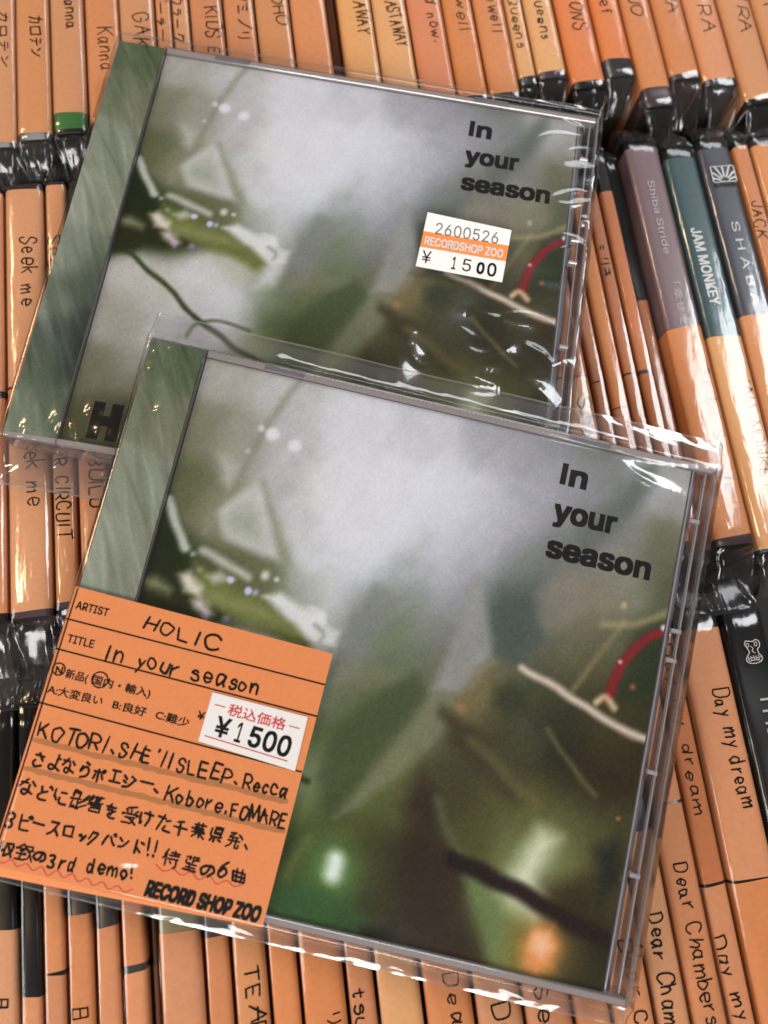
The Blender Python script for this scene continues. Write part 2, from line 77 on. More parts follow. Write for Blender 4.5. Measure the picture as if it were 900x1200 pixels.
CREASE_ONE = [([(52.0,65.4),(59.6,64.8),(70.2,64.5)],0.9,0.5),([(59.5,58.2),(62.3,57.3),(65.7,56.4)],0.9,0.5),([(51.8,48.7),(55.9,52.1),(60.7,53.4),(66.7,53.1)],0.7,0.3),([(61.5,45.4),(63.3,47.7),(67.1,48.8),(71.7,47.9)],1.2,0.55),([(58.1,30.2),(65.5,35.0),(70.3,35.0)],0.7,0.3),([(58.1,30.5),(64.2,29.9),(70.0,32.7)],0.6,0.25),([(66.9,24.4),(69.2,26.2),(72.4,25.4)],1.1,0.5),([(58.5,17.3),(62.8,19.7),(67.7,19.3),(72.5,16.1)],1.1,0.5),([(63.3,15.2),(67.8,17.7),(72.5,16.4)],0.8,0.4),([(47.2,-9.0),(52.7,-6.8),(59.1,-6.1),(64.0,-8.6),(68.2,-13.4)],1.3,0.6),([(38.9,-14.6),(41.8,-19.1),(46.5,-20.3),(51.2,-17.9),(54.3,-12.8)],1.4,0.6),([(26.5,-20.8),(30.1,-24.2),(33.7,-23.5),(35.8,-19.2)],1.2,0.5),([(45.6,-24.4),(52.5,-24.7),(60.6,-26.4),(67.8,-30.7)],1.2,0.6),([(54.6,-23.8),(62.3,-21.4),(69.3,-15.7)],1.2,0.5),([(35.8,-27.1),(43.9,-28.6),(52.8,-27.8)],1.2,0.5),([(40.0,-7.5),(47.0,-8.0),(53.2,-11.5)],1.0,0.4),([(56.3,-14.5),(61.9,-17.0),(65.8,-21.8)],1.0,0.45),([(44.5,-15.6),(37.1,-11.9)],1,0.35),([(24.3,-18.7),(27.9,-15.1)],1.2,0.4),([(1.6,35.5),(6.7,26.6),(8.9,20.0)],1.3,0.25),([(-8.5,51.1),(-2.2,43.5)],1.2,0.2),([(-42.0,18.1),(-31.9,32.5),(-26.7,43.1)],0.8,0.22),([(-39.5,17.5),(-32.5,26.1),(-27.4,34.2)],0.8,0.2),([(-68.9,31.6),(-68.5,41.6),(-67.3,49.0),(-65.7,54.7),(-62.8,59.0),(-59.6,58.4)],1.0,0.45),([(-69.2,41.5),(-65.1,44.9),(-60.8,47.6)],0.5,0.2),([(-68.5,37.8),(-63.1,41.5),(-59.1,43.4)],0.5,0.2),([(-66.4,33.2),(-62.0,37.0)],0.5,0.2),([(-68.4,45.2),(-64.6,47.7),(-61.1,49.6)],0.5,0.2),([(-59.0,-57.3),(-57.6,-54.5),(-55.3,-53.2)],0.8,0.35),([(-56.2,-54.8),(-53.1,-57.0),(-49.8,-62.0)],0.8,0.4),([(-57.0,-60.0),(-56.0,-57.5),(-54.0,-59.9)],0.7,0.3),([(-67.2,-59.5),(-60.6,-59.7)],0.7,0.2),([(-48.0,-58.0),(-45.3,-55.7),(-41.9,-56.5)],1,0.4),([(-51.2,-53.9),(-49.3,-51.2),(-45.3,-51.4)],1,0.4),([(-25.5,24.6),(-25.0,31.8),(-25.2,39.0)],1.0,0.3)]
CREASE_TWO = [([(7.1,58.9),(19.9,58.5),(36.8,58.6),(53.7,58.5),(69.4,59.9)],1.0,0.4),([(44.4,58.7),(48.9,55.9),(55.6,54.0),(63.2,52.4)],1.1,0.5),([(45.6,59.0),(51.1,55.5),(57.9,52.8)],0.7,0.35),([(29.5,52.8),(34.4,49.0),(43.4,46.0),(54.2,38.4)],2.4,0.07),([(13.4,49.0),(22.7,44.7),(34.5,38.0)],2.4,0.06),([(-69.6,58.7),(-65.9,59.0)],0.8,0.4),([(-67.7,61.2),(-64.3,60.2),(-62.2,59.4)],0.8,0.4),([(-68.5,53.0),(-66.8,56.1),(-64.6,57.5)],1.2,0.5),([(-66.4,50.0),(-61.9,51.5),(-58.8,53.2)],0.7,0.3),([(-64.9,43.4),(-62.4,45.7),(-58.5,47.5)],0.8,0.4),([(-35.9,28.1),(-31.5,35.5),(-28.4,39.6)],0.9,0.3),([(-32.2,28.2),(-28.2,34.6),(-25.2,39.1)],0.9,0.3),([(-16.5,31.9),(-15.5,37.8),(-14.1,44.3)],1.0,0.35),([(-43.5,54.6),(-41.1,56.6),(-39.2,59.2)],0.8,0.3),([(-47.1,-55.7),(-43.3,-55.6),(-39.7,-54.8)],0.9,0.4),([(63.0,-0.1),(66.2,-3.3),(69.2,-6.5)],0.6,0.3),([(66.7,-10.9),(68.5,-4.7),(68.6,-0.8)],0.6,0.3),([(-13.6,-58.8),(9.4,-59.1),(36.3,-59.7),(63.1,-59.5)],1.2,0.15)]

# ------------------------------------------------------------------ materials
def lin(c):
    return tuple(((v / 255.0) / 12.92 if v <= 10 else (((v / 255.0) + 0.055) / 1.055) ** 2.4) for v in c[:3])

def new_mat(name):
    m = bpy.data.materials.new(name)
    m.use_nodes = True
    nt = m.node_tree
    return m, nt, nt.nodes, nt.links

def paint(name, col, rough=0.5, var=0.0, scale=400.0, bump=0.0, spec=0.5, coat=0.0, tone=0.0):
    m, nt, N, K = new_mat(name)
    b = N['Principled BSDF']
    b.inputs['Roughness'].default_value = rough
    b.inputs['Specular IOR Level'].default_value = spec
    b.inputs['Coat Weight'].default_value = coat
    b.inputs['Coat Roughness'].default_value = 0.12
    if var > 0:
        tc = N.new('ShaderNodeTexCoord')
        nz = N.new('ShaderNodeTexNoise')
        nz.inputs['Scale'].default_value = scale
        nz.inputs['Detail'].default_value = 5
        K.new(tc.outputs['Object'], nz.inputs['Vector'])
        mx = N.new('ShaderNodeMix')
        mx.data_type = 'RGBA'
        mx.inputs[6].default_value = tuple(v * (1 - var) for v in col) + (1,)
        mx.inputs[7].default_value = tuple(min(1, v * (1 + var)) for v in col) + (1,)
        K.new(nz.outputs['Fac'], mx.inputs[0])
        src = mx.outputs[2]
        if tone > 0:                                   # each slip of paper has faded a little differently
            oi = N.new('ShaderNodeObjectInfo')
            hv = N.new('ShaderNodeHueSaturation')
            r1 = N.new('ShaderNodeMapRange'); r1.inputs['To Min'].default_value = 1 - tone; r1.inputs['To Max'].default_value = 1 + tone * .6
            r2 = N.new('ShaderNodeMath'); r2.operation = 'FRACT'
            r3 = N.new('ShaderNodeMath'); r3.operation = 'MULTIPLY'; r3.inputs[1].default_value = 7.31
            r4 = N.new('ShaderNodeMapRange'); r4.inputs['To Min'].default_value = 0.95; r4.inputs['To Max'].default_value = 1.06
            K.new(oi.outputs['Random'], r1.inputs['Value']); K.new(r1.outputs[0], hv.inputs['Value'])
            K.new(oi.outputs['Random'], r3.inputs[0]); K.new(r3.outputs[0], r2.inputs[0]); K.new(r2.outputs[0], r4.inputs['Value']); K.new(r4.outputs[0], hv.inputs['Saturation'])
            K.new(src, hv.inputs['Color']); src = hv.outputs['Color']
        K.new(src, b.inputs['Base Color'])
        if bump > 0:
            bp = N.new('ShaderNodeBump')
            bp.inputs['Strength'].default_value = bump
            bp.inputs['Distance'].default_value = 0.0002
            K.new(nz.outputs['Fac'], bp.inputs['Height'])
            K.new(bp.outputs['Normal'], b.inputs['Normal'])
    else:
        b.inputs['Base Color'].default_value = tuple(col) + (1,)
    return m

def clear(name, base=0.05, edge=0.75, rough=0.06, tint=(0.97, 0.97, 0.97), haze=0.0, haze_col=(0.6, 0.57, 0.6), bump=0.0, bscale=300.0, stretch=(1, 1, 1), ribs=0.0, halo=0.0):
    m, nt, N, K = new_mat(name)
    N.remove(N['Principled BSDF'])
    out = N['Material Output']
    tr = N.new('ShaderNodeBsdfTransparent')
    tr.inputs['Color'].default_value = tint + (1,)
    body = tr.outputs[0]
    if haze > 0:
        df = N.new('ShaderNodeBsdfDiffuse')
        df.inputs['Color'].default_value = haze_col + (1,)
        mh = N.new('ShaderNodeMixShader')
        mh.inputs[0].default_value = haze
        K.new(tr.outputs[0], mh.inputs[1])
        K.new(df.outputs[0], mh.inputs[2])
        body = mh.outputs[0]
    gl = N.new('ShaderNodeBsdfGlossy')
    gl.inputs['Roughness'].default_value = rough
    lw = N.new('ShaderNodeLayerWeight')
    lw.inputs['Blend'].default_value = 0.5
    pw = N.new('ShaderNodeMath'); pw.operation = 'POWER'
    pw.inputs[1].default_value = 4.0
    ma = N.new('ShaderNodeMath'); ma.operation = 'MULTIPLY_ADD'
    ma.inputs[1].default_value = edge
    ma.inputs[2].default_value = base
    K.new(lw.outputs['Facing'], pw.inputs[0])
    K.new(pw.outputs[0], ma.inputs[0])
    mx = N.new('ShaderNodeMixShader')
    K.new(ma.outputs[0], mx.inputs[0])
    K.new(body, mx.inputs[1])
    shine = gl.outputs[0]
    if halo > 0:                                       # a second, wider lobe: the soft glow round the glints of thin film
        g2 = N.new('ShaderNodeBsdfGlossy')
        g2.inputs['Roughness'].default_value = 0.27
        m2 = N.new('ShaderNodeMixShader')
        m2.inputs[0].default_value = halo
        K.new(gl.outputs[0], m2.inputs[1]); K.new(g2.outputs[0], m2.inputs[2])
        shine = m2.outputs[0]
    K.new(shine, mx.inputs[2])
    K.new(mx.outputs[0], out.inputs['Surface'])
    if bump > 0 or ribs > 0:
        tc = N.new('ShaderNodeTexCoord')
        mp = N.new('ShaderNodeMapping')
        mp.inputs['Scale'].default_value = stretch
        K.new(tc.outputs['Object'], mp.inputs['Vector'])
        if ribs > 0:
            tx = N.new('ShaderNodeTexWave')
            tx.inputs['Scale'].default_value = ribs
            tx.inputs['Distortion'].default_value = 0.0
        else:
            tx = N.new('ShaderNodeTexNoise')
            tx.inputs['Scale'].default_value = bscale
            tx.inputs['Detail'].default_value = 3
        K.new(mp.outputs[0], tx.inputs['Vector'])
        bp = N.new('ShaderNodeBump')
        bp.inputs['Strength'].default_value = max(bump, 0.01)
        bp.inputs['Distance'].default_value = 0.0004
        K.new(tx.outputs['Fac'], bp.inputs['Height'])
        K.new(bp.outputs['Normal'], gl.inputs['Normal'])
        K.new(bp.outputs['Normal'], lw.inputs['Normal'])
    return m

def printed(name, attr, rough=0.35):
    m, nt, N, K = new_mat(name)
    b = N['Principled BSDF']
    b.inputs['Roughness'].default_value = rough
    b.inputs['Specular IOR Level'].default_value = 0.12
    a = N.new('ShaderNodeVertexColor'); a.layer_name = attr
    tc = N.new('ShaderNodeTexCoord')
    nz = N.new('ShaderNodeTexNoise')
    nz.inputs['Scale'].default_value = 1800
    nz.inputs['Detail'].default_value = 3
    K.new(tc.outputs['Object'], nz.inputs['Vector'])
    mr = N.new('ShaderNodeMapRange')
    mr.inputs['To Min'].default_value = 0.86
    mr.inputs['To Max'].default_value = 1.14
    K.new(nz.outputs['Fac'], mr.inputs['Value'])
    mx = N.new('ShaderNodeMix'); mx.data_type = 'RGBA'; mx.blend_type = 'MULTIPLY'
    mx.inputs[0].default_value = 1.0
    K.new(a.outputs['Color'], mx.inputs[6])
    K.new(mr.outputs['Result'], mx.inputs[7])
    K.new(mx.outputs[2], b.inputs['Base Color'])
    return m

ORANGE = {
    'a': paint('orange_paper', (0.635, 0.243, 0.096), 0.6, 0.14, 700, 0.2, tone=.13),
    'b': paint('pale_orange_paper', (0.63, 0.278, 0.124), 0.6, 0.12, 900, 0.15, tone=.08),
    'c': paint('yellow_orange_paper', (0.73, 0.36, 0.145), 0.6, 0.12, 900, 0.15, tone=.05),
    'd': paint('deep_orange_paper', (0.70, 0.225, 0.085), 0.6, 0.12, 900, 0.15, tone=.05),
    'e': paint('brown_orange_paper', (0.50, 0.175, 0.075), 0.6, 0.14, 700, 0.2, tone=.13),
    'f': paint('shaded_brown_paper', (0.16, 0.05, 0.022), 0.6, 0.15, 900, 0.1),  # orange slip darkened for the shade of its gap; also the thin brown spine
    's': paint('index_slip_paper', (0.715, 0.232, 0.072), 0.62, 0.09, 1200, 0.12),
}
INK = paint('black_ink', (0.008, 0.0075, 0.007), 0.6, spec=0.06)
COLS = {
    'ink': INK,
    'white': paint('white_print', (0.62, 0.64, 0.66), 0.5),
    'pale': paint('pale_lilac_print', (0.52, 0.45, 0.5), 0.5),
    'grey': paint('silver_print', (0.42, 0.40, 0.38), 0.4),
    'red': paint('red_ink', (0.62, 0.035, 0.03), 0.5),
    'fade': paint('grey_stamp_ink', (0.12, 0.12, 0.14), 0.6, 0.6, 1500),
}
PRINT = {
    'black': paint('black_spine_print', (0.012, 0.011, 0.012), 0.35, 0.3, 200, spec=0.25),
    'purple': paint('mauve_spine_print', (0.19, 0.125, 0.145), 0.4, 0.10, 600),
    'teal': paint('teal_spine_print', (0.040, 0.085, 0.098), 0.4, 0.22, 500),
    'navy': paint('dusky_navy_spine_print', (0.060, 0.063, 0.085), 0.4, 0.28, 120),
    'green': paint('green_spine_print', (0.035, 0.14, 0.035), 0.4, 0.1, 500),
    'plum': paint('plum_spine_print', (0.055, 0.032, 0.038), 0.4, 0.2, 300),
    'graphite': paint('graphite_case_end', (0.045, 0.040, 0.043), 0.3, 0.35, 150),
    'brown': paint('brown_spine_print', (0.10, 0.038, 0.022), 0.4, 0.2, 300),
    'olive': paint('pale_olive_spine_print', (0.28, 0.24, 0.12), 0.4, 0.15, 300),
}
FILM = clear('clear_film', 0.062, 0.8, 0.12, bump=0.5, bscale=260, stretch=(1, 0.3, 1))
FILM_END = clear('gathered_film', 0.075, 0.85, 0.17, tint=(0.94, 0.94, 0.94), haze=0.02, haze_col=(0.5, 0.48, 0.48), bump=0.16, bscale=260)
FILM_FLAT = clear('bag_film', 0.072, 0.8, 0.10, tint=(0.975, 0.975, 0.975), bump=0.04, bscale=160, halo=0.22)
FILM_EDGE = clear('bag_edge_film', 0.22, 0.7, 0.12, tint=(0.85, 0.85, 0.85), haze=0.16, haze_col=(0.75, 0.72, 0.72))
FILM_FLAP = clear('bag_flap_film', 0.085, 0.8, 0.07, tint=(0.93, 0.93, 0.93), haze=0.05, haze_col=(0.6, 0.56, 0.58), bump=0.12, bscale=120, stretch=(1, 0.25, 1))
LID = clear('lid_plastic', 0.035, 0.8, 0.015, tint=(0.985, 0.985, 0.985))
WALL = clear('case_plastic', 0.14, 0.75, 0.10, tint=(0.80, 0.79, 0.80), haze=0.16, haze_col=(0.50, 0.45, 0.47))
RIB = clear('edge_rib_plastic', 0.22, 0.7, 0.14, tint=(0.8, 0.79, 0.82), haze=0.62, haze_col=(0.62, 0.58, 0.64))
EDGE = clear('lid_edge_plastic', 0.30, 0.65, 0.22, tint=(0.93, 0.92, 0.93), haze=0.20, haze_col=(0.78, 0.74, 0.79))
RIM_PLAIN = clear('rim_plastic', 0.16, 0.7, 0.12, tint=(0.75, 0.75, 0.75), haze=0.55, haze_col=(0.58, 0.52, 0.53))
TRAY = paint('grey_tray_plastic', (0.155, 0.145, 0.168), 0.3, 0.25, 160)
CARD = paint('dark_back_card', (0.03, 0.035, 0.03), 0.5, 0.2, 200, spec=0.2)
WHITE = paint('white_sticker_paper', (0.80, 0.785, 0.79), 0.55, 0.03, 900, 0.05)
STICK_ORANGE = paint('sticker_orange_band', (0.78, 0.235, 0.045), 0.5)
MARKER = paint('brown_marker_shading', (0.40, 0.145, 0.040), 0.62, 0.12, 700)
FLOOR = paint('dark_bin_floor', (0.018, 0.014, 0.012), 0.8, 0.3, 30)

# ------------------------------------------------------------------ mesh helpers
class MB:
    """collects vertices (millimetres) and faces, then links them as ONE mesh object"""
    def __init__(self):
        self.v, self.f, self.mi, self.sm = [], [], [], []
    def vert(self, x, y, z):
        self.v.append((x * MM, y * MM, z * MM)); return len(self.v) - 1
    def face(self, idx, mi=0, smooth=False):
        self.f.append(tuple(idx)); self.mi.append(mi); self.sm.append(smooth)
    def box(self, x0, x1, y0, y1, z0, z1, mi=0, bev=0.0):
        b = bev
        rings = [(0, z0), (0, z1 - b), (b, z1)] if b > 0 else [(0, z0), (0, z1)]
        R = []
        for ins, z in rings:
            R.append([self.vert(x0 + ins, y0 + ins, z), self.vert(x1 - ins, y0 + ins, z), self.vert(x1 - ins, y1 - ins, z), self.vert(x0 + ins, y1 - ins, z)])
        for a, c in zip(R, R[1:]):
            for i in range(4):
                j = (i + 1) % 4
                self.face((a[i], a[j], c[j], c[i]), mi)
        self.face(R[-1], mi); self.face(R[0][::-1], mi)
    def grid(self, rows, mi=0, smooth=True, mif=None, smf=None):
        idx = [[self.vert(*p) for p in r] for r in rows]
        for i in range(len(idx) - 1):
            for j in range(len(idx[0]) - 1):
                self.face((idx[i][j], idx[i][j + 1], idx[i + 1][j + 1], idx[i + 1][j]),
                          mif(i, j) if mif else mi, smf(i, j) if smf else smooth)
        return idx
    def build(self, name, mats, parent=None, loc=None):
        me = bpy.data.meshes.new(name)
        me.from_pydata(self.v, [], self.f)
        for m in (mats if isinstance(mats, (list, tuple)) else [mats]):
            me.materials.append(m)
        me.polygons.foreach_set('material_index', self.mi)
        me.polygons.foreach_set('use_smooth', self.sm)
        me.update()
        o = link(bpy.data.objects.new(name, me))
        if parent: o.parent = parent
        if loc: o.location = loc
        return o

def thing(name, label, cat, loc=(0, 0, 0), group=None):
    o = link(bpy.data.objects.new(name, None))
    o.empty_display_size = 0.01
    o.location = loc
    o['label'], o['category'] = label, cat
    if group: o['group'] = group
    return o

# ------------------------------------------------------------------ lettering: pen strokes and print
PEN = {
 'A': (8, '034d4d83 1878'), 'B': (7, '0d03 0d4d6c6a3808 0838676443 03'.replace('443 03', '4433 03')), 'C': (8, '7b5d2d0a06235375'), 'D': (8, '0d03 0d4d7b754303'),
 'E': (6, '6d0d0d030363 0858'), 'F': (6, '6d0d0d03 0858'), 'G': (8, '7b5d2d0a062353757848'), 'H': (7, '0d03 7d73 0878'), 'I': (3, '1d13'),
 'J': (6, '5d561333'.replace('561333', '56431306')), 'K': (7, '0d03 7d07 2973'), 'L': (6, '0d030363'), 'M': (9, '031d1d45458d8d93'), 'N': (8, '030d0d73737d'),
 'O': (8, '4d1c0a06235376 768a6c4d'.replace(' 76', '')), 'P': (7, '0d03 0d4d7b794707'), 'Q': (8, '4d1c0a062353768a6c4d 5683'), 'R': (7, '0d03 0d4d7b794707 3773'),
 'S': (7, '6b4d1d0b195766544313 05'.replace(' 05', '05')), 'T': (8, '0d8d 4d43'), 'U': (7, '0d0523536 57d'.replace('6 57d', '757d')), 'Y': (7, '0d3838 7d3833'), 'Z': (7, '0d7d7d030373'),
 'V': (7, '0d33337d'), 'W': (9, '0d23234a4a73739d'),
 'a': (7, '583919061423455 8'.replace('5 8', '58') + ' 59545463'), 'b': (6, '0d03 07295755330 3'.replace('0 3', '03')), 'c': (6, '583919061433 54'.replace(' ', '')), 'd': (7, '58391906142345 58'.replace(' ', '') + ' 5d5453'),
 'e': (6, '0656583919061433 54'.replace(' ', '')), 'f': (5, '4c2d1b13 0939'), 'g': (6, '5839190614234558 59513001'), 'h': (6, '0d03 0629495753'), 'i': (3, '1913 1c1b'),
 'k': (6, '0d03 5906 2653'), 'l': (3, '1d13'), 'm': (9, '0903 0628394743 4768798883'.replace('798883', '798783')), 'n': (6, '0903 0629495753'), 'o': (6, '3919061433555739'),
 'p': (6, '0900 062949575533 03'.replace(' 03', '03')), 'q': (6, '5839190614234558 5950'), 'r': (5, '0903 062849'), 's': (5, '4829081746442304'), 't': (5, '2c243344 0949'),
 'u': (6, '09052343 56'.replace(' ', '') + ' 5953'), 'v': (6, '09232359'), 'w': (8, '0923234848636389'), 'y': (6, '0935 5910'), 'z': (6, '095959030353'), 'j': (3, '1911'), 'x': (6, '0953 5903'),
 "'": (3, '1d1b'), '.': (3, '1314'), '!': (3, '1d16 1413'), ' ': (5, ''), '3': (7, '0c2d5c5a3828385654230 4'.replace('0 4', '04')), '6': (7, '4d1a0614335557391706'), '2': (7, '0b1d4d5b59030363'), '¥': (7, '0d3838 7d3833 1868 1666'),
}
KANA = {
 'さ': '1777 3974 24123071', 'よ': '5777 595230112380', 'な': '0747 3904 6886 565240213381', 'ら': '4968 2723466674613 0'.replace('3 0', '30'), 'ポ': '1777 4940 2512 6582 7889988778',
 'エ': '2777 4741 1181', 'ジ': '1836 1534 112286'.replace('112286', '114286') + ' 6978 8897', 'ー': '0585', 'ど': '3845 7644223070 7988 8997', 'に': '1814 1422 4777 44425181', 'を': '1777 492555 52'.replace(' 52', '52') + ' 7543315080',
 'け': '171122 3787 696450', 'た': '0747 3910 5676 53416080', 'ピ': '29223080 2576 7889988778', 'ス': '2878784210 5480', 'ロ': '17111787877171 1171'.replace('17111787877171 1171', '1711 17777771 1171'),
 'ッ': '1524 3543 6552 5240'.replace(' 5240', '40'), 'ク': '392614 3878654220', 'バ': '372501 577391 7988 8998', 'ン': '1735 114286', 'ド': '3930 3571 6877 8897', 'の': '58432103052758778472 50'.replace(' ', ''),
 'カ': '17777773615 0'.replace('5 0', '50') + ' 493410', 'テ': '2868 1585 454320', 'ザ': '1777 2924 696530 8998', 'ミ': '2968 2655 1272', 'ノ': '794310', 'リ': '2924 696340', 'ガ': '1777777361 493410 8998', 'ラ': '2868 167676532 0'.replace('2 0', '20'),
 'キ': '1867 0474 4960', '影': '19161949494646 16'.replace('46 16', '46') + ' 1848 0555 14114144 3130 2110 4250 9875 9653 9340',
 '響': '1907 3917 0627 49465559 59574746 6989 7969 696586 0444 3534 0555 8565 1484 2383 22628 2'.replace('8 2', '82') + ' 2120 2080 8280', '受': '7928 2736 4756 8776 15146 5858 4'.replace('15146 5858 4', '14158584') + ' 2373 736040 10'.replace(' 10', '10') + ' 335280',
 '千': '6928 0585 4840', '葉': '1888 3937 6967 0575 2676 44747 6'.replace('44747 6', '5654') + ' 2484 0383 4350 4310 4380', '県': '3935 39797975 3878 3676 3575 18138 3'.replace('18138 3', '181383') + ' 4340 2210 6281', '発': '1949491 6'.replace('1 6', '16') + ' 1727 6987 7896 2666 1484 363210 6660 60806081'.replace('60806081', '608082'),
 '待': '2916 2704 2520 4888 6966 3686 3484 747060 4352', '望': '1848 3937 17154 5'.replace('4 5', '45') + ' 5955 59898956 5787 2474 2272 1080 4440', '曲': '1711 17878781 1181 3931 6961 1484', '収': '1913 1334 4940 5888886340 5890'.replace('88886340', '888340'),
 '録': '3906 3965 2545 0656 0353 3520 2010 6010'.replace('6010', '0050') + ' 5888 88866 5'.replace('866 5', '8665') + ' 5696 7571 5433 6140 7490', '日': '2820 28787820 2474 2070'.replace('7820', '7870'), '、': '1331',
}
KANA['、'] = '1331'

def smooth_line(pts, corner_eps=1e-9):
    """Catmull-Rom through pts; a doubled point is a sharp corner"""
    parts, cur = [], [pts[0]]
    for p in pts[1:]:
        if abs(p[0] - cur[-1][0]) + abs(p[1] - cur[-1][1]) < corner_eps:
            if len(cur) > 1: parts.append(cur)
            cur = [p]
        else:
            cur.append(p)
    if len(cur) > 1: parts.append(cur)
    res = []
    for q in parts:
        if len(q) == 2:
            n = 8
            res.append([(q[0][0] + (q[1][0] - q[0][0]) * k / n, q[0][1] + (q[1][1] - q[0][1]) * k / n) for k in range(n + 1)]); continue
        o = []
        for i in range(len(q) - 1):
            p0, p1, p2, p3 = q[max(i - 1, 0)], q[i], q[i + 1], q[min(i + 2, len(q) - 1)]
            for k in range(6):
                t = k / 6.0
                o.append(tuple(0.5 * ((2 * p1[d]) + (-p0[d] + p2[d]) * t + (2 * p0[d] - 5 * p1[d] + 4 * p2[d] - p3[d]) * t * t + (-p0[d] + 3 * p1[d] - 3 * p2[d] + p3[d]) * t ** 3) for d in (0, 1)))
        o.append(q[-1])
        res.append(o)
    return res

def pen_strokes(text, rng):
    """list of polylines in a box whose capitals are 1 high; returns (polylines, width)"""
    x, out = 0.0, []
    for ch in text:
        if ch in KANA or ch in '、':
            g, w, sx, sy, oy = KANA[ch], 1.08, 0.105, 0.105, 0.0
            if ch == '、': w = 0.75
            if ch == 'の': sx, sy, w = 0.085, 0.075, 0.9
            if ch == 'ッ': sx, sy, w = 0.08, 0.075, 0.75
        elif ch in PEN:
            wd, g = PEN[ch]
            w, sx, sy, oy = (wd + 2.6) * 0.085, 0.085, 0.1, -0.3
        else:
            x += 0.5; continue
        jx, jy, sh = rng.uniform(-.035, .035), rng.uniform(-.09, .09), rng.uniform(-.08, .14)
        k = rng.uniform(.86, 1.12)
        for st in g.split():
            pts = [(int(st[i], 16), int(st[i + 1], 16)) for i in range(0, len(st) - 1, 2)]
            pts = [(x + jx + (a * sx) * k + sh * b * sy, (b * sy + oy) * k + jy) for a, b in pts]
            pts = [(pts[i][0] + rng.uniform(-.04, .04), pts[i][1] + rng.uniform(-.04, .04)) if not (i and abs(pts[i][0] - pts[i - 1][0]) < 1e-6 and abs(pts[i][1] - pts[i - 1][1]) < 1e-6) else None for i in range(len(pts))]
            fixed = []
            for p in pts: fixed.append(fixed[-1] if p is None else p)
            if len(fixed) > 1: out.append((fixed, .8 if ch in '影響録望葉受発待' else 1.0))
        x += w
    return out, max(x - 0.2, 0.3)

def ribbon(mb, line, w, put, mi=0, lift=0.0):
    n = len(line)
    L, R = [], []
    for i in range(n):
        a, b = line[max(i - 1, 0)], line[min(i + 1, n - 1)]
        dx, dy = b[0] - a[0], b[1] - a[1]
        d = math.hypot(dx, dy) or 1.0
        nx, ny = -dy / d, dx / d
        ex = (-dx / d if i == 0 else dx / d if i == n - 1 else 0) * w * .35
        ey = (-dy / d if i == 0 else dy / d if i == n - 1 else 0) * w * .35
        ww = w * (0.36 if i in (0, n - 1) else 0.47 + .07 * math.sin(i * 1.9 + len(mb.v)))
        px, py = line[i]
        L.append(mb.vert(*put(px + ex + nx * ww, py + ey + ny * ww, lift)))
        R.append(mb.vert(*put(px + ex - nx * ww, py + ey - ny * ww, lift)))
    for i in range(n - 1):
        mb.face((R[i], R[i + 1], L[i + 1], L[i]), mi)

def hand_text(mb, text, A, B, h, put, pen, rng, mi=0):
    """handwriting from A to B (baseline, plane coordinates), capitals h high"""
    st, w = pen_strokes(text, rng)
    d = math.hypot(B[0] - A[0], B[1] - A[1])
    ux, uy = (B[0] - A[0]) / d, (B[1] - A[1]) / d
    k = d / w
    lift = 0.0
    for s, thin in st:
        for q in smooth_line(s):
            P = [(A[0] + ux * a * k - uy * b * h, A[1] + uy * a * k + ux * b * h) for a, b in q]
            ribbon(mb, P, pen * thin * rng.uniform(.88, 1.12), put, mi, lift)
            lift = (lift + 0.004) % 0.03

FONT_CACHE = {}
def grotesque():
    # the plain sans face that ships with Blender; the built-in one if it is not there
    import os
    try:
        return bpy.data.fonts.load(os.path.join(bpy.utils.system_resource('DATAFILES'), 'fonts', 'Inter.woff2'))
    except Exception:
        return None
SANS = grotesque()
def font_mesh(text, bold):
    key = (text, bold)
    if key not in FONT_CACHE:
        c = bpy.data.curves.new('lettering', 'FONT')
        c.body = text
        if SANS and text.isascii(): c.font = SANS
        c.offset = bold
        c.resolution_u = 3
        c.space_character = 1.0
        o = link(bpy.data.objects.new('lettering', c))
        dg = bpy.context.evaluated_depsgraph_get()
        me = bpy.data.meshes.new_from_object(o.evaluated_get(dg))
        V = [(v.co.x, v.co.y) for v in me.vertices]
        F = [tuple(p.vertices) for p in me.polygons]
        bpy.data.objects.remove(o); bpy.data.meshes.remove(me); bpy.data.curves.remove(c)
        FONT_CACHE[key] = (V, F)
    return FONT_CACHE[key]

def font_text(mb, text, A, B, h, put, bold=0.0, shear=0.0, mi=0, width=None, cap=0.70):
    # weight is added by laying rim copies round the letters, a few microns apart
    V, F = font_mesh(text, 0.0)
    if not V: return
    if text.isascii(): cap = max(v[1] for v in font_mesh('H', 0.0)[0])
    V0, F0 = V, F
    if bold > 0:
        V, F = [], []
        for k, (ca, cb) in enumerate(((-.5, -.5), (.5, .5), (-.5, .5), (.5, -.5), (-1, -1), (1, 1), (-1, 1), (1, -1), (0, 1), (0, -1), (1, 0), (-1, 0), (0, 0))):
            a, b = bold * ca, bold * cb * .8
            n = len(V)
            V += [(x + a, y + b, k) for x, y in V0]; F += [tuple(i + n for i in f) for f in F0]
    else:
        V = [(x, y, 0) for x, y in V]
    x0, x1 = min(v[0] for v in V), max(v[0] for v in V)
    d = math.hypot(B[0] - A[0], B[1] - A[1])
    ux, uy = (B[0] - A[0]) / d, (B[1] - A[1]) / d
    kx, ky = (width or d) / (x1 - x0), h / cap
    base = len(mb.v)
    for x, y, k in V:
        a, b = (x - x0) * kx + shear * y * ky, y * ky
        mb.vert(*put(A[0] + ux * a - uy * b, A[1] + uy * a + ux * b, 0.0025 * k))
    for f in F: mb.face([base + i for i in f], mi)

